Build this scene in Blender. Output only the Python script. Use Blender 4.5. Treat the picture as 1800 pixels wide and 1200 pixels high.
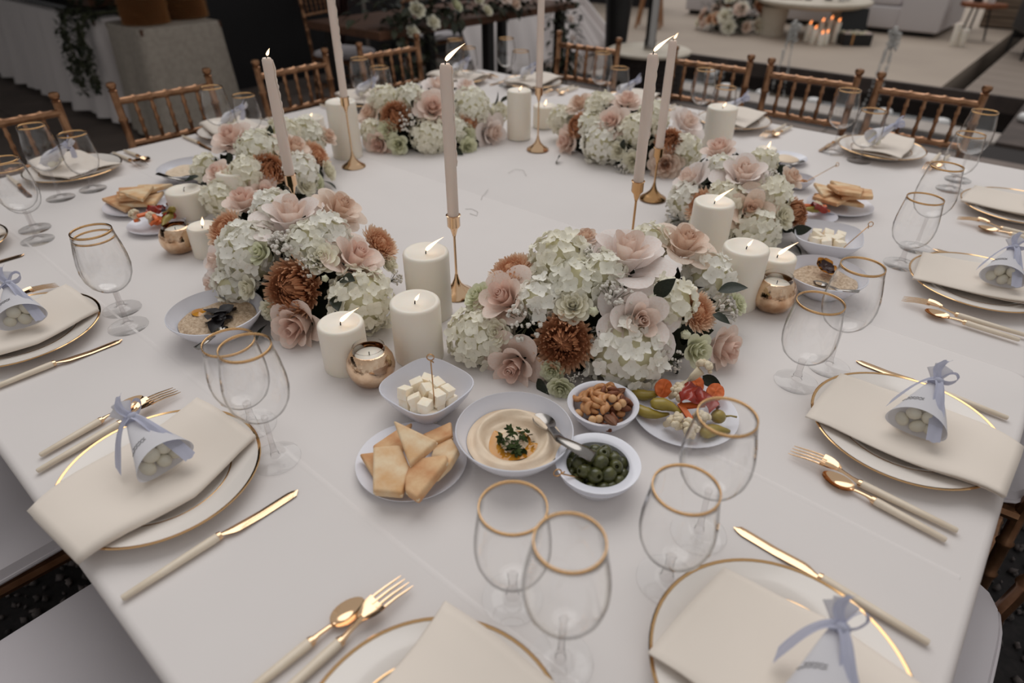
import bpy, bmesh, math, random
from math import sin, cos, pi, radians, sqrt
from mathutils import Vector, Matrix, Euler

for o in list(bpy.data.objects):
    bpy.data.objects.remove(o, do_unlink=True)
SC = bpy.context.scene
COL = SC.collection
random.seed(7)
# World frame: origin on the ground under the middle of the dinner table, X and Y along
# the table's sides, Z up, metres.  TOP is the height of the cloth.
TOP = 0.75

# ---------------------------------------------------------------- camera
cd = bpy.data.cameras.new('camera')
cam = bpy.data.objects.new('camera', cd)
COL.objects.link(cam)
cam.matrix_world = (Matrix.Translation((1.101, -1.2507, 1.403))
                    @ Euler((radians(90 - 34.107), 0, radians(40.48))).to_matrix().to_4x4()
                    @ Matrix.Rotation(radians(0.116), 4, 'Z'))
cd.sensor_fit = 'HORIZONTAL'
cd.sensor_width = 36
cd.lens = 22.43
cd.clip_start = 0.02
cd.dof.use_dof = True
cd.dof.focus_distance = 1.08
cd.dof.aperture_fstop = 2.8
SC.camera = cam

# ---------------------------------------------------------------- sky, sun, exposure
wd = bpy.data.worlds.new('overcast_sky')
SC.world = wd
wd.use_nodes = True
nt = wd.node_tree
nt.nodes.clear()
wo = nt.nodes.new('ShaderNodeOutputWorld')
wb = nt.nodes.new('ShaderNodeBackground')
wb.inputs['Color'].default_value = (1.0, 0.985, 0.975, 1)
wb.inputs['Strength'].default_value = 0.50
nt.links.new(wb.outputs[0], wo.inputs[0])
sl = bpy.data.lights.new('soft_sun', 'SUN')
sl.energy = 1.5
sl.angle = radians(55)
sl.color = (1.0, 0.985, 0.975)
so = bpy.data.objects.new('soft_sun', sl)
COL.objects.link(so)
so.rotation_euler = Vector((0.55, -0.60, -1.25)).to_track_quat('-Z', 'Y').to_euler()
so.location = (-3, 4, 6)
SC.cycles.transparent_max_bounces = 40
SC.view_settings.view_transform = 'Standard'
SC.view_settings.look = 'None'
SC.view_settings.exposure = -0.20
SC.view_settings.gamma = 1.0
SC.view_settings.use_curve_mapping = False

# ---------------------------------------------------------------- materials
def lin(c):
    return tuple(((x / 255) / 12.92 if x / 255 <= 0.04045 else ((x / 255 + 0.055) / 1.055) ** 2.4) for x in c) + (1,)

def mat(name, col, rough=0.6, metal=0.0, var=None, scale=20.0, bump=0.0, bscale=200.0, sss=0.0, spec=0.5,
        trans=0.0, detail=3.0, dist=0.002):
    """Principled material; var = second colour mixed in by noise, trans = share of translucent light."""
    m = bpy.data.materials.new(name)
    m.use_nodes = True
    t = m.node_tree
    b = t.nodes['Principled BSDF']
    b.inputs['Base Color'].default_value = lin(col)
    b.inputs['Roughness'].default_value = rough
    b.inputs['Metallic'].default_value = metal
    b.inputs['Specular IOR Level'].default_value = spec
    if sss:
        b.inputs['Subsurface Weight'].default_value = sss
        b.inputs['Subsurface Radius'].default_value = (0.02, 0.012, 0.008)
        b.inputs['Subsurface Scale'].default_value = 0.6
    tc = t.nodes.new('ShaderNodeTexCoord')
    src = None
    if var:
        n = t.nodes.new('ShaderNodeTexNoise')
        n.inputs['Scale'].default_value = scale
        n.inputs['Detail'].default_value = detail
        t.links.new(tc.outputs['Object'], n.inputs['Vector'])
        r = t.nodes.new('ShaderNodeValToRGB')
        r.color_ramp.elements[0].position = 0.35
        r.color_ramp.elements[1].position = 0.68
        r.color_ramp.elements[0].color = lin(col)
        r.color_ramp.elements[1].color = lin(var)
        t.links.new(n.outputs['Fac'], r.inputs['Fac'])
        src = r.outputs['Color']
        t.links.new(src, b.inputs['Base Color'])
    if bump:
        n2 = t.nodes.new('ShaderNodeTexNoise')
        n2.inputs['Scale'].default_value = bscale
        n2.inputs['Detail'].default_value = 4
        t.links.new(tc.outputs['Object'], n2.inputs['Vector'])
        bp = t.nodes.new('ShaderNodeBump')
        bp.inputs['Strength'].default_value = bump
        bp.inputs['Distance'].default_value = dist
        t.links.new(n2.outputs['Fac'], bp.inputs['Height'])
        t.links.new(bp.outputs['Normal'], b.inputs['Normal'])
    if trans:
        tl = t.nodes.new('ShaderNodeBsdfTranslucent')
        tl.inputs['Color'].default_value = lin(col)
        if src:
            t.links.new(src, tl.inputs['Color'])
        mx = t.nodes.new('ShaderNodeMixShader')
        mx.inputs[0].default_value = trans
        t.links.new(b.outputs[0], mx.inputs[1])
        t.links.new(tl.outputs[0], mx.inputs[2])
        t.links.new(mx.outputs[0], t.nodes['Material Output'].inputs['Surface'])
    return m

def clear_mat(name, tint, edge, rough=0.02, ior=1.5):
    """Thin clear glass or film: see-through, mirror-like at grazing angles, greyer where seen edge-on."""
    m = bpy.data.materials.new(name)
    m.use_nodes = True
    t = m.node_tree
    t.nodes.clear()
    out = t.nodes.new('ShaderNodeOutputMaterial')
    tr = t.nodes.new('ShaderNodeBsdfTransparent')
    gl = t.nodes.new('ShaderNodeBsdfGlossy')
    gl.inputs['Roughness'].default_value = rough
    gl.inputs['Color'].default_value = (0.95, 0.95, 0.95, 1)
    lw = t.nodes.new('ShaderNodeLayerWeight')
    lw.inputs['Blend'].default_value = 0.5
    l2 = t.nodes.new('ShaderNodeLayerWeight')
    l2.inputs['Blend'].default_value = 0.5
    rp = t.nodes.new('ShaderNodeValToRGB')
    rp.color_ramp.elements[0].color = lin(tint)
    rp.color_ramp.elements[1].color = lin(edge)
    rp.color_ramp.elements[0].position = 0.66
    rp.color_ramp.elements[1].position = 0.95
    t.links.new(lw.outputs['Facing'], rp.inputs['Fac'])
    t.links.new(rp.outputs['Color'], tr.inputs['Color'])
    mx = t.nodes.new('ShaderNodeMixShader')
    # Schlick reflectance from the facing ratio: r0 + (1 - r0) * facing^5, the same on both sides of the wall
    r0 = ((ior - 1) / (ior + 1)) ** 2
    pw = t.nodes.new('ShaderNodeMath')
    pw.operation = 'POWER'
    pw.inputs[1].default_value = 5
    t.links.new(l2.outputs['Facing'], pw.inputs[0])
    ma = t.nodes.new('ShaderNodeMath')
    ma.operation = 'MULTIPLY_ADD'
    ma.inputs[1].default_value = 1 - r0
    ma.inputs[2].default_value = r0
    t.links.new(pw.outputs[0], ma.inputs[0])
    t.links.new(ma.outputs[0], mx.inputs[0])
    t.links.new(tr.outputs[0], mx.inputs[1])
    t.links.new(gl.outputs[0], mx.inputs[2])
    t.links.new(mx.outputs[0], out.inputs['Surface'])
    return m

def glow_mat(name, col, strength):
    m = bpy.data.materials.new(name)
    m.use_nodes = True
    t = m.node_tree
    t.nodes.clear()
    out = t.nodes.new('ShaderNodeOutputMaterial')
    e = t.nodes.new('ShaderNodeEmission')
    e.inputs['Color'].default_value = lin(col)
    e.inputs['Strength'].default_value = strength
    t.links.new(e.outputs[0], out.inputs['Surface'])
    return m

def foam_mat(name, col, clear):
    """Aerated water: half see-through, half white."""
    m = mat(name, col, 0.3)
    t = m.node_tree
    tr = t.nodes.new('ShaderNodeBsdfTransparent')
    mx = t.nodes.new('ShaderNodeMixShader')
    mx.inputs[0].default_value = clear
    t.links.new(t.nodes['Principled BSDF'].outputs[0], mx.inputs[1])
    t.links.new(tr.outputs[0], mx.inputs[2])
    t.links.new(mx.outputs[0], t.nodes['Material Output'].inputs['Surface'])
    return m

def plank_mat(name, c1, c2, sx, sy, rough=0.7):
    """Stretched wood or brushed grain."""
    m = mat(name, c1, rough)
    t = m.node_tree
    b = t.nodes['Principled BSDF']
    tc = t.nodes.new('ShaderNodeTexCoord')
    mp = t.nodes.new('ShaderNodeMapping')
    mp.inputs['Scale'].default_value = (sx, sy, 6)
    n = t.nodes.new('ShaderNodeTexNoise')
    n.inputs['Scale'].default_value = 3
    n.inputs['Detail'].default_value = 5
    r = t.nodes.new('ShaderNodeValToRGB')
    r.color_ramp.elements[0].color = lin(c1)
    r.color_ramp.elements[1].color = lin(c2)
    r.color_ramp.elements[0].position = 0.3
    r.color_ramp.elements[1].position = 0.7
    t.links.new(tc.outputs['Object'], mp.inputs['Vector'])
    t.links.new(mp.outputs[0], n.inputs['Vector'])
    t.links.new(n.outputs['Fac'], r.inputs['Fac'])
    t.links.new(r.outputs['Color'], b.inputs['Base Color'])
    return m

def bloom_mat(name, inner, mid, outer):
    """Chrysanthemum petals: deep at the heart, pale at the tips."""
    m = mat(name, mid, 0.5, trans=0.15, spec=0.3)
    t = m.node_tree
    tc = t.nodes.new('ShaderNodeTexCoord')
    ln = t.nodes.new('ShaderNodeVectorMath')
    ln.operation = 'LENGTH'
    t.links.new(tc.outputs['Object'], ln.inputs[0])
    r = t.nodes.new('ShaderNodeValToRGB')
    r.color_ramp.elements[0].position = 0.42
    r.color_ramp.elements[0].color = lin(inner)
    r.color_ramp.elements[1].position = 1.0
    r.color_ramp.elements[1].color = lin(outer)
    e = r.color_ramp.elements.new(0.72)
    e.color = lin(mid)
    t.links.new(ln.outputs['Value'], r.inputs['Fac'])
    for n in t.nodes:
        if n.type == 'BSDF_PRINCIPLED':
            t.links.new(r.outputs['Color'], n.inputs['Base Color'])
        if n.type == 'BSDF_TRANSLUCENT':
            t.links.new(r.outputs['Color'], n.inputs['Color'])
    return m

MT = dict(
    cloth=mat('white_tablecloth', (226, 220, 217), 0.85, var=(222, 216, 213), scale=3, bump=0.25, bscale=900, dist=0.0004, spec=0.2),
    napkin=mat('cream_napkin', (233, 222, 210), 0.8, bump=0.25, bscale=1400, dist=0.0003, spec=0.25),
    china=mat('white_china', (232, 225, 218), 0.12, spec=0.5),
    dish=mat('white_dish', (224, 224, 232), 0.15, spec=0.5),
    gold=mat('rose_gold', (232, 196, 158), 0.14, 1.0),
    goldrim=mat('gold_rim_paint', (222, 180, 130), 0.12, 1.0),
    brass=mat('brass', (204, 160, 112), 0.22, 1.0),
    steel=mat('steel', (150, 146, 142), 0.22, 1.0),
    cream=mat('cream_handle', (228, 214, 194), 0.35, var=(222, 206, 184), scale=40),
    glass=clear_mat('clear_glass', (255, 255, 255), (176, 173, 171), ior=1.38),
    stem=clear_mat('stem_glass', (247, 246, 246), (104, 101, 99), ior=1.6),
    foot=clear_mat('foot_glass', (253, 253, 253), (96, 93, 91), ior=1.42),
    film=clear_mat('clear_film', (240, 240, 240), (200, 200, 200), rough=0.1),
    mercury=mat('mercury_glass', (240, 212, 182), 0.08, 1.0, var=(196, 156, 122), scale=40, bump=0.3, bscale=110, detail=6),
    wax=mat('ivory_wax', (243, 235, 222), 0.4, sss=0.25, var=(240, 230, 214), scale=9),
    taper=mat('blush_wax', (231, 215, 203), 0.4, sss=0.25, var=(226, 208, 196), scale=12),
    wick=mat('charred_wick', (26, 20, 18), 0.9),
    flame=glow_mat('flame', (255, 214, 172), 3.2),
    farflame=glow_mat('far_flame', (255, 150, 84), 4.0),
    paper=mat('white_paper', (224, 222, 226), 0.7, trans=0.2),
    ribbon=mat('pale_blue_ribbon', (196, 198, 216), 0.65, trans=0.25, bump=0.3, bscale=800, dist=0.0004),
    sweet=mat('sugared_almond', (232, 226, 208), 0.4),
    ink=mat('ink', (70, 66, 66), 0.7),
    chair=mat('gold_painted_wood', (156, 116, 86), 0.30, 0.8, var=(126, 90, 64), scale=30),
    cushion=mat('white_cushion', (205, 199, 202), 0.8, bump=0.2, bscale=500, dist=0.0005),
    blush=mat('blush_petal', (248, 232, 221), 0.55, var=(244, 221, 207), scale=14, trans=0.25, spec=0.25),
    palepink=mat('pale_pink_petal', (250, 242, 237), 0.55, var=(246, 232, 225), scale=16, trans=0.25, spec=0.25),
    peachrose=mat('peach_petal', (244, 228, 213), 0.55, var=(238, 214, 196), scale=14, trans=0.25, spec=0.25),
    deepblush=mat('deep_blush_petal', (244, 218, 204), 0.55, var=(239, 207, 192), scale=14, trans=0.22, spec=0.25),
    deeppeach=mat('deep_peach_petal', (238, 212, 192), 0.55, var=(230, 198, 176), scale=14, trans=0.22, spec=0.25),
    whitep=mat('white_petal', (249, 245, 230), 0.55, var=(240, 235, 212), scale=30, trans=0.25, spec=0.25),
    hyd=mat('white_floret', (250, 248, 238), 0.6, var=(244, 240, 222), scale=28, trans=0.22, spec=0.2),
    hydcream=mat('cream_floret', (251, 248, 235), 0.6, var=(246, 240, 220), scale=28, trans=0.22, spec=0.2),
    hydcool=mat('cool_white_floret', (252, 250, 243), 0.6, var=(248, 244, 232), scale=28, trans=0.22, spec=0.2),
    hydcore=mat('hydrangea_heart', (226, 220, 186), 0.8),
    greenp=mat('green_white_petal', (240, 239, 216), 0.55, var=(226, 227, 194), scale=20, trans=0.25, spec=0.25),
    copper=bloom_mat('copper_petal', (148, 90, 60), (206, 146, 106), (242, 206, 172)),
    copperheart=mat('copper_heart', (104, 60, 40), 0.7),
    peachmum=bloom_mat('peach_chrysanthemum_petal', (216, 160, 122), (238, 198, 164), (248, 228, 206)),
    gyp=mat('gypsophila_white', (236, 230, 220), 0.6, trans=0.2),
    twig=mat('green_twig', (98, 100, 74), 0.7),
    leaf=mat('dark_leaf', (32, 38, 28), 0.45, var=(44, 50, 36), scale=18, spec=.3),
    green=mat('deep_greenery', (28, 31, 22), 0.7, var=(42, 46, 31), scale=20, spec=.15),
    cheese=mat('white_cheese', (251, 240, 220), 0.55, var=(248, 230, 202), scale=60, sss=0.15),
    hummus=mat('hummus', (232, 212, 186), 0.5, var=(224, 200, 172), scale=40, bump=0.4, bscale=160, dist=0.001),
    oil=mat('olive_oil', (206, 146, 56), 0.08, var=(186, 122, 38), scale=30),
    herb=mat('parsley', (40, 50, 26), 0.7, var=(66, 78, 38), scale=90, spec=.15),
    ghan=mat('grainy_dip', (212, 188, 160), 0.55, var=(170, 142, 112), scale=160, bump=0.9, bscale=190, dist=0.004),
    black=mat('black_topping', (28, 22, 24), 0.5),
    pita=mat('pita_bread', (230, 208, 174), 0.8, var=(214, 168, 118), scale=34, bump=0.3, bscale=120, detail=5),
    pitadark=mat('toasted_pita', (200, 144, 98), 0.8, var=(226, 190, 146), scale=34, bump=0.3, bscale=120, detail=5),
    crumb=mat('bread_crumb', (232, 212, 180), 0.85, bump=0.4, bscale=300),
    olive=mat('green_olive', (84, 84, 44), 0.24, var=(56, 58, 32), scale=70, bump=0.2, bscale=120),
    olivehole=mat('olive_inside', (120, 112, 52), 0.5),
    cashew=mat('roasted_cashew', (206, 152, 102), 0.45, var=(184, 124, 76), scale=60),
    almond=mat('almond_skin', (134, 78, 46), 0.6, var=(108, 60, 36), scale=60),
    pecan=mat('pecan', (126, 80, 50), 0.6, var=(100, 60, 38), scale=60, bump=0.4, bscale=160),
    hazel=mat('hazelnut', (214, 170, 122), 0.5, var=(190, 140, 94), scale=60),
    carrot=mat('carrot', (226, 116, 54), 0.5, var=(210, 98, 42), scale=60),
    redp=mat('red_pepper', (158, 44, 24), 0.25, var=(120, 30, 18), scale=40),
    pickle=mat('pickled_pepper', (160, 138, 58), 0.3, var=(134, 116, 44), scale=40),
    cauli=mat('cauliflower', (228, 214, 188), 0.7, var=(214, 196, 164), scale=60, bump=0.6, bscale=180),
    yellow=mat('yellow_petal', (206, 136, 40), 0.5),
    pansy=mat('dark_pansy_petal', (52, 22, 16), 0.5),
    thread=mat('grey_thread', (150, 142, 134), 0.7),
)

# ---------------------------------------------------------------- mesh tools
class MB:
    """Collects vertices and faces for one mesh."""
    def __init__(self):
        self.v = []
        self.f = []
    def add(self, vs, fs, mx=None):
        o = len(self.v)
        self.v += [tuple(mx @ Vector(p)) for p in vs] if mx is not None else [tuple(p) for p in vs]
        self.f += [tuple(i + o for i in q) for q in fs]
        return self
    def lathe(self, prof, seg=32, mx=None, close=False, sup=None):
        """Revolve (radius, z) pairs; sup = superellipse exponent for squarish outlines."""
        vs, fs, rows = [], [], []
        for r, z in prof:
            if abs(r) < 1e-6:
                rows.append([len(vs)])
                vs.append((0, 0, z))
            else:
                row = []
                for i in range(seg):
                    a = 2 * pi * i / seg
                    k = 1.0
                    if sup:
                        k = (abs(cos(a)) ** sup + abs(sin(a)) ** sup) ** (-1 / sup)
                    row.append(len(vs))
                    vs.append((r * k * cos(a), r * k * sin(a), z))
                rows.append(row)
        pairs = list(zip(rows[:-1], rows[1:])) + ([(rows[-1], rows[0])] if close else [])
        for A, B in pairs:
            for i in range(seg):
                j = (i + 1) % seg
                if len(A) == 1 and len(B) == 1:
                    continue
                if len(A) == 1:
                    fs.append((A[0], B[j], B[i]))
                elif len(B) == 1:
                    fs.append((A[i], A[j], B[0]))
                else:
                    fs.append((A[i], A[j], B[j], B[i]))
        return self.add(vs, fs, mx)
    def tube(self, pts, rad, seg=8, mx=None, flat=1.0, caps=True):
        """Round bar along pts; rad = number or list; flat squashes it in one direction."""
        P = [Vector(p) for p in pts]
        n = len(P)
        R = rad if isinstance(rad, (list, tuple)) else [rad] * n
        vs, fs = [], []
        up = Vector((0, 0, 1))
        for i, p in enumerate(P):
            d = (P[min(i + 1, n - 1)] - P[max(i - 1, 0)]).normalized()
            u = up if abs(d.dot(up)) < 0.95 else Vector((1, 0, 0))
            s = d.cross(u).normalized()
            w = s.cross(d).normalized()
            for k in range(seg):
                a = 2 * pi * k / seg
                vs.append(p + s * (cos(a) * R[i]) + w * (sin(a) * R[i] * flat))
        for i in range(n - 1):
            for k in range(seg):
                j = (k + 1) % seg
                fs.append((i * seg + k, i * seg + j, (i + 1) * seg + j, (i + 1) * seg + k))
        if caps:
            fs.append(tuple(range(seg))[::-1])
            fs.append(tuple((n - 1) * seg + k for k in range(seg)))
        return self.add(vs, fs, mx)
    def box(self, x0, x1, y0, y1, z0, z1, mx=None):
        vs = [(x, y, z) for z in (z0, z1) for y in (y0, y1) for x in (x0, x1)]
        return self.add(vs, [(0, 2, 3, 1), (4, 5, 7, 6), (0, 1, 5, 4), (2, 6, 7, 3), (0, 4, 6, 2), (1, 3, 7, 5)], mx)
    def grid(self, fn, nu, nv, mx=None, wrap=False):
        vs = [fn(i / nu, j / nv) for j in range(nv + 1) for i in range(nu + (0 if wrap else 1))]
        w = nu if wrap else nu + 1
        fs = [(j * w + i, j * w + (i + 1) % w, (j + 1) * w + (i + 1) % w, (j + 1) * w + i) for j in range(nv) for i in range(nu)]
        return self.add(vs, fs, mx)
    def ball(self, c, r, seg=8, rings=6, sc=(1, 1, 1), mx=None):
        prof = [(sin(pi * k / rings) * r, -cos(pi * k / rings) * r) for k in range(rings + 1)]
        m = Matrix.Translation(c) @ Matrix.Diagonal((sc[0], sc[1], sc[2], 1))
        return self.lathe(prof, seg, m if mx is None else mx @ m)
    def prism(self, poly, z0, z1, mx=None):
        n = len(poly)
        vs = [(x, y, z0) for x, y in poly] + [(x, y, z1) for x, y in poly]
        fs = [tuple(range(n))[::-1], tuple(range(n, 2 * n))] + [(i, (i + 1) % n, n + (i + 1) % n, n + i) for i in range(n)]
        return self.add(vs, fs, mx)
    def mesh(self, name, smooth=True, sharp=40, bevel=0.0, bseg=2, subd=0):
        me = bpy.data.meshes.new(name)
        me.from_pydata(self.v, [], self.f)
        if bevel or subd:
            bm = bmesh.new()
            bm.from_mesh(me)
            bmesh.ops.remove_doubles(bm, verts=bm.verts, dist=1e-6)
            if bevel:
                es = [e for e in bm.edges if e.is_manifold and e.calc_face_angle(0) > 0.5]
                bmesh.ops.bevel(bm, geom=es, offset=bevel, segments=bseg, affect='EDGES', profile=0.6)
            bm.to_mesh(me)
            bm.free()
        me.update()
        if smooth:
            me.shade_smooth()
            if sharp:
                me.set_sharp_from_angle(angle=radians(sharp))
        return me

def obj(name, me, m=None, parent=None, loc=(0, 0, 0), rot=(0, 0, 0), scale=1.0):
    o = bpy.data.objects.new(name, me)
    COL.objects.link(o)
    if m is not None and me is not None:
        m = MT[m] if isinstance(m, str) else m
        if not me.materials:
            me.materials.append(m)
        elif me.materials[0] != m:            # shared mesh, another colour: material on the object
            o.material_slots[0].link = 'OBJECT'
            o.material_slots[0].material = m
    if parent is not None:
        o.parent = parent
    o.location = loc
    o.rotation_euler = rot
    o.scale = (scale,) * 3 if isinstance(scale, (int, float)) else scale
    return o

def tag(o, label, cat, group=None, kind=None):
    o['label'] = label
    o['category'] = cat
    if group:
        o['group'] = group
    if kind:
        o['kind'] = kind
    return o

def thing(name, label, cat, loc=(0, 0, 0), rz=0.0, group=None):
    e = bpy.data.objects.new(name, None)
    e.empty_display_size = 0.05
    COL.objects.link(e)
    e.location = loc
    e.rotation_euler = (0, 0, rz)
    return tag(e, label, cat, group)

def struct(name, me, m, loc=(0, 0, 0), label=None):
    o = obj(name, me, m, None, loc)
    o['kind'] = 'structure'
    if label:
        o['label'] = label
    return o

def aim(o, loc, nrm, spin=0.0, scale=1.0, lift=0.0):
    """Stand an object's local Z along nrm."""
    n = Vector(nrm).normalized()
    q = n.to_track_quat('Z', 'Y') @ Euler((0, 0, spin)).to_quaternion()
    o.rotation_euler = q.to_euler()
    o.location = Vector(loc) + n * lift
    o.scale = (scale,) * 3
    return o

RND = random.uniform
WIND = Vector((0.76, 0.65, 0))       # the breeze that bends every flame

# ================================================================ the place: ground, pool, walls
GM = dict(
    pave=mat('grey_brown_paving', (128, 115, 107), 0.8, var=(112, 100, 93), scale=2.5, bump=0.3, bscale=60),
    joint=mat('paving_joint', (40, 34, 32), 0.9),
    plaza=mat('beige_concrete', (170, 155, 140), 0.75, var=(160, 145, 131), scale=0.9, bump=0.2, bscale=80),
    dgravel=mat('gravel_bed', (36, 31, 31), 0.9, var=(22, 19, 19), scale=60, bump=0.6, bscale=120),
    pebble=mat('dark_pebble', (98, 89, 86), 0.8, var=(44, 39, 38), scale=30),
    coping=mat('pale_coping', (176, 166, 158), 0.7, var=(160, 150, 142), scale=4),
    basin=mat('pool_basin', (84, 72, 66), 0.8, var=(66, 56, 52), scale=6),
    deck=plank_mat('weathered_deck', (138, 124, 112), (118, 104, 92), 0.6, 9),
    slat=plank_mat('slat_wood', (130, 112, 94), (98, 82, 68), 0.6, 9),
    darkwall=mat('charcoal_wall', (30, 28, 31), 0.7, var=(24, 22, 24), scale=1.2),
    roof=mat('shading_roof_dark', (30, 27, 27), 0.8),
    water=clear_mat('dark_water', (150, 150, 156), (120, 120, 124), rough=0.04, ior=1.33),
)

def slab(x0, x1, y0, y1, z0, z1, nm, bevel=0.0):
    return MB().box(x0, x1, y0, y1, z0, z1).mesh(nm, smooth=False, bevel=bevel)

struct('floor', slab(-18, 7, -6, 20, -0.4, -0.30, 'floor'), GM['joint'], label='dark ground beneath the paving')
pv = struct('paving', slab(-18, 7, -6, 4.55, -0.30, -0.012, 'paving_base'), GM['joint'], label='grey brown stone paving around the dinner table')
tile = MB().box(-0.396, 0.396, -0.396, 0.396, -0.03, 0.0).mesh('paving_tile', smooth=False, bevel=0.004)
for i in range(-11, 4):
    for j in range(-4, 5):
        x, y = i * 0.8 + 0.1, j * 0.8 + 0.55
        if y + 0.4 > 4.55 or (-1.5 < x < 2.2 and -2.3 < y < 1.5):
            continue
        obj('paving_tile', tile, GM['pave'], pv, (x, y, RND(-0.002, 0.0)))
gb = struct('gravel_bed', slab(-1.55, 2.3, -2.35, 1.75, -0.02, -0.004, 'gravel_bed'), GM['dgravel'], label='dark gravel bed under the dinner table')
pb = MB()
for k in range(5200):
    if k < 3000:
        x, y = RND(1.05, 2.1), RND(-1.3, 1.1)
    else:
        x, y = RND(-0.9, 1.0), RND(-2.1, -0.95)
    r = RND(0.006, 0.016)
    m4 = Matrix.Translation((x, y, r * 0.35)) @ Euler((RND(0, 3), RND(0, 3), RND(0, 3))).to_matrix().to_4x4() @ Matrix.Diagonal((r, r * RND(.6, 1), r * RND(.5, .8), 1))
    pb.add([(1, 0, 0), (-1, 0, 0), (0, 1, 0), (0, -1, 0), (0, 0, 1), (0, 0, -1)],
           [(0, 2, 4), (2, 1, 4), (1, 3, 4), (3, 0, 4), (2, 0, 5), (1, 2, 5), (3, 1, 5), (0, 3, 5)], m4)
po = obj('pebbles', pb.mesh('pebbles', smooth=True, sharp=0), GM['pebble'], gb)
po['kind'] = 'stuff'

struct('plaza', slab(-18, 0.05, 6.2, 20, -0.30, 0.0, 'plaza'), GM['plaza'], label='smooth beige concrete terrace beyond the pool')
dk = struct('deck', slab(0.22, 7, 6.2, 20, -0.30, -0.045, 'deck_base'), GM['joint'], label='weathered timber deck right of the terrace')
plank = MB().box(0, 5.5, 0.004, 0.376, -0.04, 0.0).mesh('deck_plank', smooth=False, bevel=0.004)
for k in range(22):
    obj('deck_plank', plank, GM['deck'], dk, (0.24, 6.2 + 0.38 * k, 0))
struct('pool_basin', MB().box(-2.75, 0.75, 4.85, 6.2, -0.40, -0.30).box(-2.85, -2.75, 4.85, 6.2, -0.4, 0.0)
       .box(-2.75, 0.75, 6.15, 6.2, -0.4, 0.02).mesh('pool_basin', smooth=False), GM['basin'], label='dark stone basin of the narrow pool')
struct('paving_strip', slab(-18, -2.85, 4.55, 6.2, -0.3, 0.0, 'paving_strip'), GM['pave'], label='paving at the end of the pool')
struct('paving_right', slab(1.05, 7, 4.55, 6.2, -0.3, 0.0, 'paving_right'), GM['pave'], label='paving right of the pool')
struct('pool_coping', MB().box(-2.85, 0.75, 4.55, 4.85, -0.3, 0.01).mesh('pool_coping', smooth=False, bevel=0.008), GM['coping'], label='pale stone coping on the near edge of the pool')
struct('pool_kerb', MB().box(0.75, 1.05, 4.55, 6.2, -0.3, 0.015).mesh('pool_kerb', smooth=False, bevel=0.008), GM['basin'], label='dark stone kerb at the right end of the pool')
struct('pool_water', slab(-2.75, 0.75, 4.85, 6.15, -0.13, -0.12, 'pool_water'), GM['water'], label='still dark water in the narrow pool')

struct('wall_left', MB().box(-18, -4.9, 1.65, 1.85, -0.1, 3.0).mesh('wall_left', smooth=False), GM['darkwall'], label='charcoal wall behind the buffet')
struct('wall_back', MB().box(-5.1, -4.9, 1.85, 6.9, -0.1, 3.0).mesh('wall_back', smooth=False), GM['darkwall'], label='charcoal wall behind the flower table')
struct('wall_far', MB().box(-18, -5.1, 9.6, 9.9, -0.1, 3.0).mesh('wall_far', smooth=False), GM['darkwall'], label='dark wall at the far end of the terrace')
struct('shading_roof', MB().box(-18, -2.75, -12, 3.3, 2.75, 2.95).mesh('shading_roof', smooth=False), GM['roof'], label='unseen dark roof overhang added to shade the buffet')  # unseen overhang, added and extended to keep the buffet side dim
wr = struct('wall_right', MB().box(-0.4, 7, 10.95, 11.1, -0.1, 1.9).mesh('wall_right', smooth=False), GM['joint'], label='timber slat wall at the end of the deck')
sl_me = MB().box(-0.4, 7, 10.90, 10.95, 0.0, 0.118).mesh('slat', smooth=False, bevel=0.004)
for k in range(14):
    obj('slat', sl_me, GM['slat'], wr, (0, 0, 0.02 + 0.13 * k))

# ================================================================ dinner tables and their cloths
def rr(x0, x1, y0, y1, r, n=8):
    pts = []
    for cx, cy, a0 in ((x1 - r, y0 + r, -pi / 2), (x1 - r, y1 - r, 0), (x0 + r, y1 - r, pi / 2), (x0 + r, y0 + r, pi)):
        for k in range(n + 1):
            a = a0 + pi / 2 * k / n
            pts.append((cx + r * cos(a), cy + r * sin(a), cos(a), sin(a)))
    dense = []
    for i, p in enumerate(pts):
        q = pts[(i + 1) % len(pts)]
        L = math.hypot(q[0] - p[0], q[1] - p[1])
        m = max(1, int(L / 0.04))
        for k in range(m):
            t = k / m
            dense.append(tuple(p[c] * (1 - t) + q[c] * t for c in range(4)))
    return dense

def cloth_mesh(nm, x0, x1, y0, y1, z, drop, wave=0.012, rad=0.045, er=0.012, flare=0.0):
    """Cloth lying on a table: flat top, soft edge, hanging skirt with folds that open towards the hem."""
    out = rr(x0, x1, y0, y1, rad)
    n = len(out)
    mb = MB()
    vs = []
    rings = [(-er, 0.0)] + [(-er + er * sin(a), -er + er * cos(a)) for a in (0.5, 1.05, 1.57)] + [(None, d) for d in (0.3, 0.65, 1.0)]
    s = 0.0
    ph = [RND(0, 6) for _ in range(3)]
    acc = []
    for i in range(n):
        acc.append(s)
        q = out[(i + 1) % n]
        s += math.hypot(q[0] - out[i][0], q[1] - out[i][1])
    for off, d in rings:
        for i, (x, y, nx, ny) in enumerate(out):
            if off is None:
                w = (sin(acc[i] * 17 + ph[0]) + 0.6 * sin(acc[i] * 31 + ph[1]) + 0.5 * sin(acc[i] * 9 + ph[2])) * wave * d + flare * d
                zz = z - er - (drop - er) * d
                vs.append((x + nx * w, y + ny * w, zz))
            else:
                vs.append((x + nx * off, y + ny * off, z + d))
    fs = [tuple(range(n))]
    for k in range(len(rings) - 1):
        for i in range(n):
            j = (i + 1) % n
            fs.append((k * n + i, (k + 1) * n + i, (k + 1) * n + j, k * n + j))
    mb.add(vs, fs)
    return mb.mesh(nm, smooth=True, sharp=60)

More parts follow.
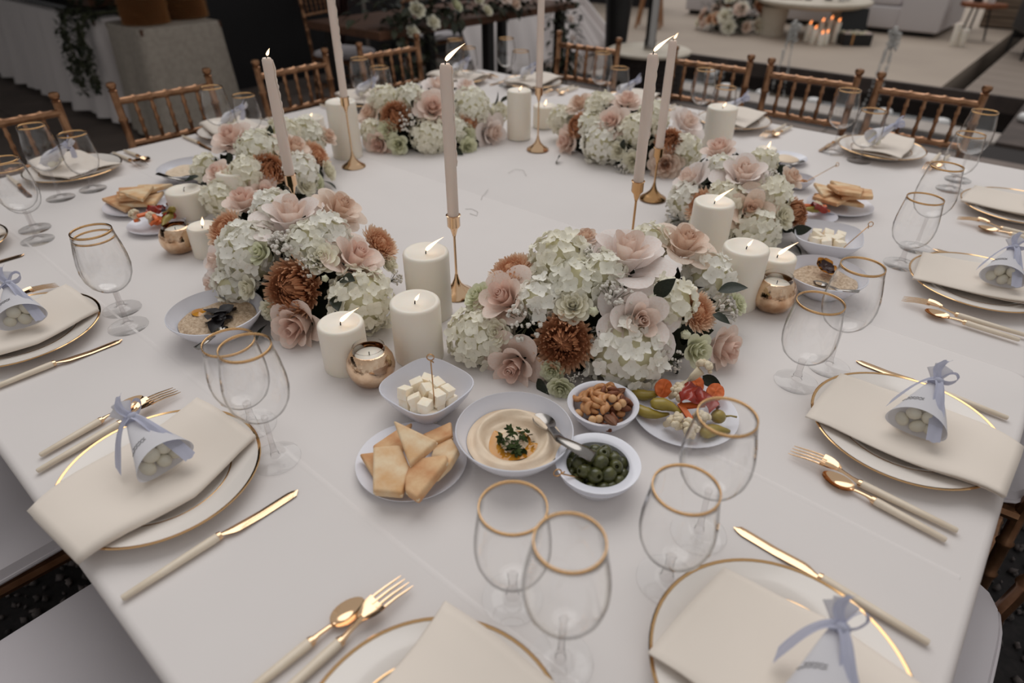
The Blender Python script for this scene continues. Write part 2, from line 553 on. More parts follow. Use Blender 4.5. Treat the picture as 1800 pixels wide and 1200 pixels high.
for (x0, x1, y0, y1, lb) in ((-1.2, 1.2, -1.2, -0.04, 'long banquet table under the near white cloth'),
                             (-1.2, 1.26, -0.01, 1.2, 'long banquet table under the far white cloth')):
    t = thing('banquet_table', lb, 'table', ((x0 + x1) / 2, (y0 + y1) / 2, 0))
    hx, hy = (x1 - x0) / 2, (y1 - y0) / 2
    obj('tabletop', MB().box(-hx, hx, -hy, hy, TOP - 0.034, TOP - 0.006).mesh('tabletop', smooth=False, bevel=0.004), 'chair', t)
    lg = MB().lathe([(0, 0), (0.018, 0), (0.018, TOP - 0.035), (0, TOP - 0.035)], 10).mesh('leg')
    for sx in (-1, 1):
        for sy in (-1, 1):
            obj('leg', lg, 'steel', t, (sx * (hx - 0.65), sy * (hy - 0.25), 0))
c1 = tag(obj('tablecloth', cloth_mesh('tablecloth', -1.22, 1.222, -1.22, -0.02, TOP, 0.05, wave=0.0, flare=-.006), 'cloth'),
         'white tablecloth on the near half of the dinner table', 'tablecloth')
c2 = tag(obj('tablecloth', cloth_mesh('tablecloth', -1.22, 1.275, -0.032, 1.22, TOP - 0.0025, 0.05, wave=0.0, flare=-.006), 'cloth'),
         'white tablecloth on the far half, tucked under the near cloth', 'tablecloth')
for yy in (-0.55, -0.95):
    def rid(u, v, yy=yy):
        return (-1.2 + 2.4 * u, yy + (v - 0.5) * 0.02 + 0.0015 * sin(u * 30), TOP + 0.0012 * math.exp(-((v - 0.5) * 6) ** 2) - 0.0002)
    obj('crease', MB().grid(rid, 60, 6).mesh('crease'), 'cloth', c1)

# ================================================================ chairs
def bamboo(mb, p0, p1, r, nodes=5, seg=8, amp=0.28):
    """Turned bamboo-style bar: even rod with raised rings."""
    P0, P1 = Vector(p0), Vector(p1)
    pts, rad = [P0], [r]
    for k in range(1, nodes + 1):
        t = k / (nodes + 1)
        L = (P1 - P0).length
        for dt, rr_ in ((-0.009, r), (-0.003, r * (1 + amp)), (0.003, r * (1 + amp)), (0.009, r)):
            pts.append(P0.lerp(P1, t + dt / L))
            rad.append(rr_)
    pts.append(P1)
    rad.append(r)
    return mb.tube(pts, rad, seg)

CHM = {}
def chair_parts():
    if CHM:
        return CHM
    for s in (-1, 1):
        p = MB()
        bamboo(p, (s * .165, -.215, 0), (s * .158, -.19, .45), .0125, 4)
        bamboo(p, (s * .158, -.19, .45), (s * .160, -.232, .905), .0125, 4)
        p.lathe([(0, 0), (.0125, 0), (.015, .004), (.010, .008), (.0145, .014), (.0165, .022), (.013, .029), (0, .032)], 10, Matrix.Translation((s * .160, -.232, .903)))
        CHM['post%d' % s] = p.mesh('back_post')
        f = MB()
        bamboo(f, (s * .185, .185, 0), (s * .185, .18, .44), .0125, 4)
        CHM['leg%d' % s] = f.mesh('leg')
    CHM['top'] = bamboo(MB(), (-.158, -.229, .872), (.158, -.229, .872), .0115, 5).mesh('top_rail')
    CHM['low'] = bamboo(MB(), (-.158, -.216, .735), (.158, -.216, .735), .0105, 4).mesh('lower_rail')
    CHM['spin'] = bamboo(MB(), (0, -.216, .735), (0, -.229, .872), .0062, 3, 6, .35).mesh('spindle')
    fr = MB()
    for a, b in (((-.185, .18), (.185, .18)), ((.185, .18), (.16, -.19)), ((.16, -.19), (-.16, -.19)), ((-.16, -.19), (-.185, .18))):
        fr.tube([(a[0], a[1], .435), (b[0], b[1], .435)], .0145, 8)
    fr.box(-.165, .165, -.18, .175, .43, .446)
    CHM['frame'] = fr.mesh('seat_frame')
    st = MB()
    for z in (.15, .25):
        for s in (-1, 1):
            bamboo(st, (s * .185, .183, z), (s * .163, -.205, z), .0075, 3, 6)
    CHM['side'] = st.mesh('stretcher')
    CHM['front'] = bamboo(bamboo(MB(), (-.185, .183, .2), (.185, .183, .2), .0075, 4, 6), (-.163, -.206, .2), (.163, -.206, .2), .0075, 4, 6).mesh('stretcher')
    cu = MB()
    prof = [(0, .448), (.17, .448), (.186, .456), (.192, .47), (.186, .486), (.165, .494), (0, .499)]
    cu.lathe(prof, 48, Matrix.Translation((0, -.005, 0)) @ Matrix.Diagonal((1, 1, 1, 1)), sup=5)
    CHM['cushion'] = cu.mesh('cushion')
    CHM['piping'] = MB().lathe([(.1935 + .003 * cos(a), .468 + .004 * sin(a)) for a in [k * pi / 3 for k in range(6)]], 48, Matrix.Translation((0, -.005, 0)), close=True, sup=5).mesh('piping')
    return CHM

def chair(x, y, rz, label, cush=True, group='gold chairs around the dinner table'):
    c = chair_parts()
    t = thing('chiavari_chair', label, 'chair', (x, y, 0), radians(rz), group)
    for s in (-1, 1):
        obj('back_post', c['post%d' % s], 'chair', t)
        obj('leg', c['leg%d' % s], 'chair', t)
    obj('top_rail', c['top'], 'chair', t)
    obj('lower_rail', c['low'], 'chair', t)
    for k in range(5):
        obj('spindle', c['spin'], 'chair', t, ((k - 2) * .0525, 0, 0))
    obj('seat_frame', c['frame'], 'chair', t)
    obj('stretcher', c['side'], 'chair', t)
    obj('stretcher', c['front'], 'chair', t)
    if cush:
        q = obj('cushion', c['cushion'], 'cushion', t)
        obj('piping', c['piping'], 'cushion', q)
    return t

# far-left side (backs at x = -1.31), far-right side (backs at y = 1.40)
for y, rz, lb in ((-.765, -90, 'gold chair at the left frame edge behind the first far-left plate'),
                  (-.285, -93, 'gold chair standing in front of the white buffet cloth'),
                  (.25, -88, 'gold chair just right of the grey linen table, behind thin candle'),
                  (.73, -92, 'gold chair left of the flower table, before the charcoal wall')):
    chair(-1.085, y, rz, lb)
for x, rz, lb in ((-.70, 183, 'gold chair behind the thin candle nearest the far corner'),
                  (-.085, 184, 'gold chair beside the round wicker table, left of a close pair'),
                  (.31, 181, 'gold chair right of a close pair, in front of the pool'),
                  (.70, 180, 'gold chair farthest right along the pool side')):
    chair(x, 1.175, rz, lb)
# near-left side and near-right side: only seats and legs show past the cloth
for x, lb in ((-.72, 'gold chair at the left edge of the frame, mostly cropped'),
              (-.17, 'gold chair under the second left setting, white seat showing'),
              (.345, 'gold chair at bottom left, white seat beside the cloth edge'),
              (.88, 'gold chair under the front setting at the bottom of the frame')):
    chair(x, -1.265, 0, lb)
for y, lb in ((-.83, 'gold chair below the bottom right setting'),
              (-.43, 'gold chair at bottom right, white seat edge showing past the cloth'),
              (.18, 'gold chair beside the right corner of the near cloth'),
              (.80, 'gold chair at the right frame edge, mostly cropped')):
    chair(1.115, y, 90, lb)

bag = thing('evening_bag', 'small black bag on the second left chair', 'bag', (-.09, -1.37, .5), .5)
obj('bag_body', MB().lathe([(0, 0), (.075, .004), (.09, .03), (.085, .07), (.06, .10), (0, .108)], 28, Matrix.Diagonal((1, .55, 1, 1)), sup=3).mesh('bag_body', sharp=0), mat('black_satin', (18, 15, 16), .45), bag)
obj('clasp', MB().ball((0, 0, .11), .009, 10, 8).mesh('clasp'), 'goldrim', bag)

# ================================================================ place settings
PL_R = .129
plate_me = MB().lathe([(0, .0065), (.072, .0065), (.080, .0085), (.088, .0135), (.108, .0175), (.1265, .0215), (.1288, .0222), (.1292, .0212), (.127, .0195), (.105, .0135),
                       (.088, .009), (.080, .002), (.078, 0), (.072, 0), (.070, .003), (0, .003)], 72).mesh('plate')
rim_me = MB().lathe([(.1258, .0217), (.1288, .0228), (.1300, .0220), (.1296, .0208), (.1280, .0210)], 72, close=True).mesh('gold_rim')
ring_me = MB().lathe([(.0878, .0140), (.0890, .0145), (.0899, .0144), (.0890, .0139)], 64, close=True).mesh('gold_ring')

def glass_meshes(tall):
    if tall:
        bowl = [(.0045, .078), (.012, .0795), (.023, .085), (.033, .095), (.0395, .109), (.042, .125), (.0415, .142), (.0385, .162), (.0345, .182), (.0325, .195)]
        stem = [(.0045, .079), (.0036, .070), (.0034, .040), (.0042, .018), (.0062, .011), (.0050, .0085), (.0072, .006)]
        rim = (.0325, .0331, .195, .1918)
    else:
        bowl = [(.006, .044), (.014, .0455), (.026, .052), (.0355, .063), (.0405, .078), (.042, .092), (.0413, .108), (.0388, .128), (.0365, .144), (.0352, .155)]
        stem = [(.0060, .045), (.0052, .038), (.0050, .022), (.0075, .015), (.0062, .0115), (.0088, .007)]
        rim = (.0352, .0356, .155, .1518)
    # inner wall follows the outer one 0.9 mm inside: real glass thickness
    inner = [(max(r - .0009, 0), z + (.002 if i == 0 else 0.0)) for i, (r, z) in enumerate(bowl)]
    b = MB().lathe(bowl + inner[::-1] + [(0, inner[0][1])], 40).mesh('bowl', sharp=0)
    foot = [(.0075, .0065), (.012, .0042), (.022, .0030), (.0330, .0026), (.0346, .0022), (.0350, .0010), (.034, 0), (0, 0)]
    s = MB().lathe(stem, 16).mesh('stem', sharp=0)
    f = MB().lathe(foot, 40).mesh('foot', sharp=50)
    r0, r1, z1, z0 = rim
    g = MB().lathe([(r0 + .0004, z1 + .0004), (r1, z0), (r1 - .0016, z0), (r0 - .0012, z1 + .0004)], 40, close=True).mesh('gold_rim', sharp=0)
    return b, s, f, g
GLS = {True: glass_meshes(True), False: glass_meshes(False)}

def wine_glass(x, y, tall, label):
    b, s, f, g = GLS[tall]
    t = thing('wine_glass' if tall else 'water_glass', label, 'glass', (x, y, TOP + .0005), RND(0, 6),
              'tall gold-rimmed wine glasses' if tall else 'short-stemmed gold-rimmed water glasses')
    obj('bowl', b, 'glass', t)
    obj('stem', s, 'stem', t)
    obj('foot', f, 'foot', t)
    obj('gold_rim', g, 'goldrim', t)
    return t

# --- cutlery: local +y towards the table's middle, handle end at y = 0
def handle_mesh(L, r0=.0042, r1=.0062):
    return MB().tube([(0, 0, .006), (0, .0015, .006), (0, L * .4, .0062), (0, L * .92, .0068), (0, L, .007)], [r0 * .7, r0, (r0 + r1) / 2, r1, r1 * .93], 12, flat=.8).mesh('handle')
def ferrule(y, z=.007):
    return MB().tube([(0, y - .0015, z), (0, y + .003, z)], [.0064, .0055], 12, flat=.8).mesh('ferrule')
HK, HF, HS = handle_mesh(.116), handle_mesh(.118), handle_mesh(.088)
def blade_fn(u, v):
    y = .118 + .108 * v
    tip = max(0.0, (v - .86) / .14)
    w = (.0045 + .0085 * min(1, v / .16)) * sqrt(max(0.0, 1 - tip ** 2)) + .0004
    x = -.0035 + .0052 * tip ** 2 + w * u
    return (x, y, .0072 - .0045 * min(1, v * 2) + .0008 * sin(pi * u))
BL = MB().grid(blade_fn, 4, 16)
BL.grid(lambda u, v: (blade_fn(1 - u, v)[0], blade_fn(u, v)[1], blade_fn(1 - u, v)[2] - .0012), 4, 16)
BL = BL.mesh('blade')
def fork_head():
    mb = MB()
    z = lambda y: .007 + .009 * sin(min(1, max(0, (y - .12) / .09)) * pi * .9) - .002 * max(0, (y - .12) / .09)
    mb.tube([(0, .118, .007), (0, .13, z(.13)), (0, .142, z(.142)), (0, .150, z(.150))], [.0052, .0030, .0030, .0050], 10, flat=.5)
    def palm(u, v):
        y = .146 + .026 * v
        w = .0045 + .0075 * sin(min(1, v * 1.3) * pi / 2)
        x = (u - .5) * 2 * w
        return (x, y, z(y) + .0012 * ((u - .5) * 2) ** 2 * 2 + .0004)
    mb.grid(palm, 6, 6)
    mb.grid(lambda u, v: (palm(1 - u, v)[0], palm(u, v)[1], palm(1 - u, v)[2] - .0016), 6, 6)
    for k in range(4):
        x = (k - 1.5) * .0066
        ys = [.166, .176, .19, .205, .214]
        mb.tube([(x * (1 + .04 * (i > 2)), y, z(y) + .0002) for i, y in enumerate(ys)], [.0019, .0018, .0016, .0013, .0006], 6, flat=.7)
    return mb.mesh('fork_head')
FH = fork_head()
def spoon_head(y0, L, W, r=.0030):
    mb = MB()
    mb.tube([(0, y0, .007), (0, y0 + .01, .0082), (0, y0 + .022, .0072), (0, y0 + .030, .0052)], [.0052, r, r, r * .9], 10, flat=.55)
    c = y0 + .026 + L / 2
    def bowl(u, v, dz=0.0):
        a = 2 * pi * u
        k = 1 + .12 * sin(a)
        rr_ = v
        return (W * rr_ * cos(a) * (1.04 - .1 * sin(a)), c + L / 2 * rr_ * sin(a), .0085 - .0075 * (1 - rr_ ** 2) + dz)
    mb.grid(lambda u, v: bowl(u, max(v, .02)), 24, 7, wrap=True)
    mb.grid(lambda u, v: bowl(1 - u, max(v, .02), -.0012), 24, 7, wrap=True)
    return mb.mesh('spoon_bowl')
SH = spoon_head(.088, .043, .0135)
FERK, FERF, FERS = ferrule(.116), ferrule(.118), ferrule(.088)

def cutlery(kind, mx, label):
    loc, rz = mx
    grp = 'gold %ss with cream handles' % (kind if kind != 'knife' else 'knive')
    t = thing({'knife': 'table_knife', 'fork': 'table_fork', 'spoon': 'teaspoon'}[kind], label, kind, loc, rz, grp)
    h, f, e, nm = {'knife': (HK, FERK, BL, 'blade'), 'fork': (HF, FERF, FH, 'fork_head'), 'spoon': (HS, FERS, SH, 'spoon_bowl')}[kind]
    obj('handle', h, 'cream', t)
    obj('ferrule', f, 'gold', t)
    obj(nm, e, 'gold', t)
    return t

# --- napkin: long pocket fold lying over the plate, outer end overhanging the rim
def napkin_mesh(seed):
    rng = random.Random(seed)
    kx, tw = rng.uniform(-.006, .006), rng.uniform(-.03, .03)
    def width(t):      # half widths left / right along the length, t = 0 outer end, 1 inner end
        left = -.062 - .024 * t - .004 * sin(t * 7 + kx * 300)
        right = .062 + (.020 * min(1, t / .55) if t < .55 else .020 - .026 * (t - .55) / .45)
        return left, right
    def zc(y):         # bends down a little past the rim at the outer end
        z = .0245
        if y < -.10:
            z -= (abs(y) - .10) ** 2 * 4
        return z - .004 * max(0, 1 - (y / .08) ** 2)
    mb = MB()
    NS = 22
    def sheet(u, v):
        y = -.138 + .252 * v
        l, r = width(v)
        lay = .0065 + .003 * sin(v * 5 + 1)
        s = u * 2.55                           # lower layer, round the right fold, upper layer back, short turn-in
        if s < 1:
            x, z = l + .006 + (r - l - .006) * s, 0.0
        elif s < 1.12:
            a = (s - 1) / .12 * pi
            x, z = r + lay / 2 * sin(a), lay / 2 * (1 - cos(a))
        elif s < 2.2:
            q = (s - 1.12) / 1.08
            x, z = r + (l - r) * q, lay + .0035 * sin(pi * q) + .002 * sin(q * 6 + v * 4)
        else:
            q = (s - 2.2) / .35
            x, z = l - .004 * sin(pi * q) + (.03) * q * q, lay * (1 - .55 * q)
        y2 = y + tw * (x) * .6
        return (x, y2, zc(y) + z)
    mb.grid(sheet, 44, NS)
    return mb.mesh('napkin', sharp=0)

# --- favour: paper cone of sugared almonds tied with ribbon; mouth towards local -y, tip up at +y
def favour_parts():
    mb = MB()
    def cone(u, v):
        a = 2 * pi * u
        k = (1 - v) ** .85
        w = .036 * k + .0035
        h = .021 * k + .0035
        zc = .020 + .036 * v - .0
        fold = 1 + .10 * cos(3 * a) * v * 2
        x = w * cos(a) * fold
        z = zc + h * sin(a) * (1.0 if sin(a) > 0 else .9) - .0
        return (x, -.035 + .062 * v - .010 * (1 - v) * abs(cos(a)) ** 2 * 0.9, z)
    mb.grid(cone, 36, 12, wrap=True)
    def tuft(u, v):
        a = 2 * pi * u
        w = .004 + .009 * v
        return (w * cos(a) * (1 + .35 * sin(4 * a) * v), .027 + .016 * v, .056 + .014 * v + w * .8 * sin(a))
    tf = MB().grid(tuft, 24, 4, wrap=True)
    film = MB().lathe([(0, 0), (.5, 0), (1, 0)], 28, Matrix.Translation((0, -.0395, .020)) @ Matrix.Rotation(pi / 2, 4, 'X') @ Matrix.Diagonal((.0385, .0235, 1, 1)))
    sw = MB().ball((0, 0, 0), .0105, 12, 8, (1.0, 1.15, .85)).mesh('sugared_almond')
    rb = MB()
    rb.lathe([(.0065 + .0028 * cos(a), .0038 * sin(a)) for a in [k * pi / 4 for k in range(8)]], 18,
             Matrix.Translation((0, .026, .056)) @ Matrix.Rotation(-.9, 4, 'X'), close=True)
    rb.ball((.004, .022, .063), .0072, 10, 7, (1.1, .8, .9))
    def strip(path, side, w0, w1):
        P = [Vector(q) for q in path]
        n = len(P)
        S = Vector(side).normalized()
        def fn(u, v):
            f = v * (n - 1)
            i = min(int(f), n - 2)
            t = f - i
            p0, p1, p2, p3 = P[max(i - 1, 0)], P[i], P[i + 1], P[min(i + 2, n - 1)]
            p = .5 * ((2 * p1) + (p2 - p0) * t + (2 * p0 - 5 * p1 + 4 * p2 - p3) * t * t + (3 * p1 - p0 - 3 * p2 + p3) * t ** 3)
            w = w0 + (w1 - w0) * min(1, v * 1.6)
            return tuple(p + S * (u - .5) * w + Vector((0, .0008 * sin(u * 7), .0014 * sin(u * 8 + v * 7))))
        return fn
    t1 = MB().grid(strip([(.003, .020, .066), (.008, .008, .062), (.014, -.012, .050), (.020, -.034, .034), (.026, -.056, .014)], (1, .2, .1), .008, .017), 5, 18).mesh('ribbon_tail')
    t2 = MB().grid(strip([(.000, .022, .066), (-.012, .022, .058), (-.024, .018, .043), (-.036, .010, .022), (-.043, .004, .008)], (.15, 1, .1), .008, .019), 5, 18).mesh('ribbon_tail')
    lp = MB().grid(strip([(.003, .023, .064), (.010, .032, .072), (.020, .040, .074), (.025, .038, .067), (.017, .029, .061), (.006, .023, .062)], (.1, -.5, .8), .008, .011), 5, 24).mesh('ribbon_loop')
    up = MB().grid(strip([(.002, .024, .064), (-.003, .030, .074), (-.002, .036, .084), (.005, .041, .090)], (.9, .3, .2), .009, .013), 5, 14).mesh('ribbon_loop')
    ink = MB()
    for r in range(2):
        pts = []
        for k in range(26):
            t = k / 25
            v = .28 + .05 * r + .012 * sin(t * 34 + r)
            a = 2 * pi * (.27 + .16 * t * (1 - .3 * r))
            p = cone(a / (2 * pi), v)
            pts.append((p[0] * 1.012, p[1], p[2] + .0006))
        ink.tube(pts, .00035, 4)
    return dict(cone=mb.mesh('paper_cone', sharp=0), tuft=tf.mesh('paper_tip', sharp=0), film=film.mesh('window'), sweet=sw, knot=rb.mesh('knot'), t1=t1, t2=t2, lp=lp, up=up, ink=ink.mesh('lettering'))
FV = favour_parts()
def favour(loc, rz, label, sc=1.0):
    t = thing('wedding_favour', label, 'favour', loc, rz, 'paper favours tied with pale blue ribbon')
    t.scale = (sc,) * 3
    c = obj('paper_cone', FV['cone'], 'paper', t)
    obj('lettering', FV['ink'], 'ink', c)
    obj('paper_tip', FV['tuft'], 'paper', t)
    obj('window', FV['film'], 'film', t)
    for k, (x, y, z) in enumerate(((-.019, -.026, .0125), (.003, -.028, .0115), (.021, -.026, .0130), (-.008, -.025, .0275), (.012, -.024, .0285), (0, -.008, .024))):
        obj('sugared_almond', FV['sweet'], 'sweet', t, (x, y, z), (RND(0, 3), RND(0, 3), RND(0, 3)))
    kn = obj('knot', FV['knot'], 'ribbon', t)
    for m in ('t1', 't2'):
        obj('ribbon_tail', FV[m], 'ribbon', kn)
    for m in ('lp', 'up'):
        obj('ribbon_loop', FV[m], 'ribbon', kn)
    return t

SIDE = {'near_left': (0, lambda s: (s, -1.09)), 'near_right': (90, lambda s: (1.08, s)),
        'far_left': (-90, lambda s: (-1.085, s)), 'far_right': (180, lambda s: (s, 1.085))}
# side, position, tall glass, short glass, favour (x, y, turn), words that single the setting out
SETTINGS = [
    ('near_left', .868, (.903, -.940), (.817, -.916), (.015, -.045, 60), 'at the bottom centre setting'),
    ('near_left', .337, (.414, -.966), (.325, -.949), (-.012, .00, 95), 'at the left setting near the pita plate'),
    ('near_left', -.214, (-.105, -.951), (-.178, -.932), (.0, .01, 80), 'at the second setting up the left edge'),
    ('near_left', -.742, (-.654, -.927), (-.732, -.908), (0, 0, 15), 'at the cropped setting at the left frame edge'),
    ('near_right', -.81, (.935, -.693), (.938, -.780), (.0, -.035, -75), 'at the bottom right setting'),
    ('near_right', -.329, (.940, -.222), (.913, -.301), (.000, -.012, -88), 'at the near cloth right corner setting'),
    ('near_right', .259, (.936, .390), (.932, .276), (.0, -.03, -85), 'at the second setting up the right edge'),
    ('near_right', .790, (.916, .968), (.914, .866), (.0, -.05, -80), 'at the third setting up the right edge'),
    ('far_left', -.688, (-.905, -.790), (-.910, -.706), (.02, .02, 40), 'at the leftmost far-side setting'),
    ('far_left', -.165, (-.960, -.276), (-.956, -.179), (.0, .02, 45), 'at the setting by the buffet-side chair'),
    ('far_left', .405, (-.985, .316), (-.968, .394), (.0, .02, 35), 'at the setting behind the tall pillar and thin candle'),
    ('far_left', .935, (-1.01, .842), (-1.005, .915), (.0, .02, 35), 'at the far corner setting left of centre'),
    ('far_right', -.775, (-.866, 1.012), (-.778, 1.005), (.0, .02, 130), 'at the far corner setting right of centre'),
    ('far_right', -.27, (-.365, 1.005), (-.272, .985), (.0, .02, 130), 'at the setting behind the two thin candles'),
    ('far_right', .17, (.08, .978), (.175, .948), (.0, .02, 130), 'at the setting behind the back right pillar candle'),
    ('far_right', .672, (.554, .989), (.644, .957), (.0, .02, 130), 'at the far right setting before the rightmost chair'),
]
for i, (sd, s, tg, sg, fv, wd_) in enumerate(SETTINGS):
    rz0, fn = SIDE[sd]
    px, py = fn(s)
    R0 = Matrix.Rotation(radians(rz0), 4, 'Z')
    def W(x, y, z=0.0):
        v = R0 @ Vector((x, y, 0))
        return (px + v.x, py + v.y, TOP + z)
    rz = radians(rz0)
    jit = (lambda a: RND(-a, a))
    t = thing('dinner_plate', 'white dinner plate with gold rim ' + wd_, 'plate', W(0, 0), 0, 'gold-rimmed dinner plates')
    p = obj('plate', plate_me, 'china', t)
    obj('gold_rim', rim_me, 'goldrim', t)
    obj('gold_ring', ring_me, 'goldrim', p)
    nr = {1: .10, 5: -.05, 4: -.08, 0: .05}.get(i, jit(.12))
    nk = obj('napkin', napkin_mesh(i + 3), 'napkin', None, W(*{5: (-.008, .0), 1: (-.004, .0), 4: (.0, -.015)}.get(i, (0, 0))), (0, 0, rz + nr))
    sm = nk.modifiers.new('cloth_thickness', 'SOLIDIFY')
    sm.thickness = .0012
    tag(nk, 'folded cream napkin ' + wd_, 'napkin', 'folded cream napkins')
    favour(W(fv[0], fv[1], .0355), rz + radians(fv[2]), 'paper favour with blue ribbon ' + wd_, .98)
    cutlery('knife', (W(.143 + jit(.004), -.113 + jit(.004)), rz + jit(.03) - .02), 'gold knife with cream handle ' + wd_)
    cutlery('fork', (W(-.150 + jit(.003), -.107 + jit(.004)), rz + {1: .13, 5: -.03}.get(i, jit(.05))), 'gold fork with cream handle ' + wd_)
    cutlery('spoon', (W(-.180 + jit(.004), -.098 + jit(.004)), rz + {1: .14, 5: -.1}.get(i, jit(.06))), 'gold teaspoon with cream handle ' + wd_)
    wine_glass(tg[0], tg[1], True, 'tall gold-rimmed wine glass ' + wd_)
    wine_glass(sg[0], sg[1], False, 'short gold-rimmed water glass ' + wd_)

# ================================================================ candles
def flame_mesh(L, bend, seg=12, R=.2):
    mb = MB()
    n = 12
    prof = []
    def fn(u, v):
        r = L * R * (sin(pi * min(1, v) ** .62) ** 1.0) * (1 - .12 * v)
        r = max(r, 0.0002)
        a = 2 * pi * u
        s = bend * v ** 1.5 * L
        c = L * v * sqrt(max(.05, 1 - (bend * .5) ** 2))
        return (s + r * cos(a) * (1 + .3 * bend), r * sin(a) * .7, c)
    mb.grid(fn, seg, n, wrap=True)
    return mb.mesh('flame', sharp=0)
FL_ = {k: flame_mesh(*v) for k, v in dict(up=(.021, .2, 12, .17), lean=(.032, 1.0, 12, .13), small=(.014, .5, 12, .2), far=(.020, .35)).items()}
WROT = math.atan2(WIND.y, WIND.x)

def add_flame(t, z, kind, lit=True, tip=0.006):
    obj('wick', MB().tube([(0, 0, z - .004), (.0002, 0, z + .004), (.002, .0005, z + .009), (.0045, .001, z + .0115)], [.0011, .0011, .001, .0008], 6).mesh('wick'), 'wick', t, rot=(0, 0, WROT))
    if lit:
        obj('flame', FL_[kind], 'flame', t, (WIND.x * .0025, WIND.y * .0025, z + tip), (0, 0, WROT))

def pillar(xy, h, r, label, flame='lean', lit=True, tilt=0.0):
    t = thing('pillar_candle', label, 'candle', (xy[0], xy[1], TOP), 0, 'ivory pillar candles on the dinner table')
    prof = [(0, 0), (r * .985, 0), (r, .002), (r, h - .006), (r * .975, h - .0025), (r * .90, h), (r * .80, h - .0012), (r * .62, h - .0045), (r * .3, h - .0062), (0, h - .0065)]
    obj('wax_body', MB().lathe(prof, 48).mesh('wax_body', sharp=60), 'wax', t)
    add_flame(t, h - .0065, flame, lit)
    return t

PR = .041
pillar((0.3061, -0.7575), .088, .0385, 'short lit pillar candle left of the mercury votive, by the pink rose')
pillar((0.3795, -0.6563), .112, .0425, 'lit pillar candle standing behind the white cheese bowl', 'small')
pillar((0.2918, -0.547), .135, .0425, 'tall pillar candle beside the front thin candle stand', 'lean')
pillar((-0.528, -0.6152), .070, .0450, 'unlit wide pillar candle above the left mercury votive', lit=False)
pillar((-0.4478, -0.5114), .112, .0480, 'pillar candle between the two left bouquets', 'small')
pillar((-0.2806, -0.696), .070, .033, 'small lit pillar candle right of the left votive', 'up')
pillar((-0.9801, 0.0663), .035, .047, 'squat floating-style candle beside the back left tall pillar', 'small')
pillar((-0.6084, -0.0557), .170, .0460, 'tallest pillar candle at back left beside a thin candle stand', 'small')
pillar((-0.3224, 0.4513), .158, .0405, 'tall pillar candle between the two back bouquets', 'small')
pillar((-0.3433, 0.6177), .075, .0405, 'shorter pillar candle behind the back centre candle stand', 'up')
pillar((0.2386, 0.8016), .130, .0480, 'pillar candle behind the right back bouquet', 'small')
pillar((0.5997, -0.0124), .150, .0420, 'tall lit pillar candle before the right bouquet', 'lean')
pillar((0.7228, -0.1217), .125, .0430, 'lit pillar candle left of the shorter one by the right votive', 'small')
pillar((0.7574, -0.0343), .085, .0375, 'short lit pillar candle behind the right mercury votive', 'lean')
pillar((0.4231, 0.7553), .045, .030, 'small white candle glowing behind the right bouquet', 'up')

def taper(xy, hc, L, label, seed, lean=0.0, drips=True, flame='lean', colour='gold'):
    rng = random.Random(seed)
    st = thing('candle_stand', 'gold candle stand ' + label, 'candle stand', (xy[0], xy[1], TOP), 0, 'gold thin-stemmed candle stands')
    obj('base', MB().lathe([(0, 0), (.034, 0), (.0362, .0015), (.0355, .004), (.022, .012), (.010, .024), (.0052, .036), (.0030, .046), (0, .046)], 36).mesh('base', sharp=60), colour, st)
    obj('stem', MB().lathe([(.0028, .040), (.0025, .06), (.0025, hc - .045), (.0040, hc - .040), (0, hc - .040)], 12).mesh('stem', sharp=0), colour, st)
    obj('cup', MB().lathe([(0, hc - .040), (.004, hc - .040), (.0075, hc - .028), (.0125, hc - .022), (.0125, hc - .002), (.0145, hc), (.0125, hc + .0004), (.0112, hc - .002), (.0112, hc - .020), (0, hc - .020)], 24).mesh('cup', sharp=50), colour, st)
    t = thing('taper_candle', 'long thin blush candle ' + label, 'candle', (xy[0], xy[1], TOP + hc - .0195), 0, 'long thin blush candles')
    t.rotation_euler = (lean * .3, lean, 0)
    r = .0108
    prof = [(0, 0), (r, 0), (r, L * .6), (r * .93, L - .012), (r * .9, L - .004), (r * .7, L - .0005), (r * .35, L - .003), (0, L - .003)]
    obj('wax_body', MB().lathe(prof, 24).mesh('wax_body', sharp=60), 'taper', t)
    if drips:
        d = MB()
        z = L - .004
        a = WROT
        while z > L * .45:
            ln = rng.uniform(.012, .035)
            rr_ = r * .95
            aa = a + rng.uniform(-.25, .25)
            d.tube([(rr_ * cos(aa), rr_ * sin(aa), z), ((rr_ + .0012) * cos(aa), (rr_ + .0012) * sin(aa), z - ln * .5), ((rr_ + .0006) * cos(aa), (rr_ + .0006) * sin(aa), z - ln)], [.0009, .0022, .0012], 7)
            z -= ln * .8
        obj('wax_drip', d.mesh('wax_drip'), 'taper', t)
    add_flame(t, L - .003, flame)
    return st

taper((0.2765, -0.4575), .172, .288, 'in front centre of the cloth ring', 1)
taper((-0.5115, -0.1085), .205, .300, 'at back left beside the tallest pillar', 2)
taper((-0.1907, 0.3903), .195, .300, 'at back centre between the two back bouquets', 3, drips=False)
taper((0.3141, 0.2609), .140, .275, 'behind the other thin candle at right', 4, colour='brass', drips=False, flame='small')
taper((0.4645, -0.1007), .185, .265, 'at right centre, its foot behind the front bouquet', 5, colour='brass')
taper((-0.1202, -0.5511), .185, .250, 'rising out of the left back bouquet', 6, flame='small')

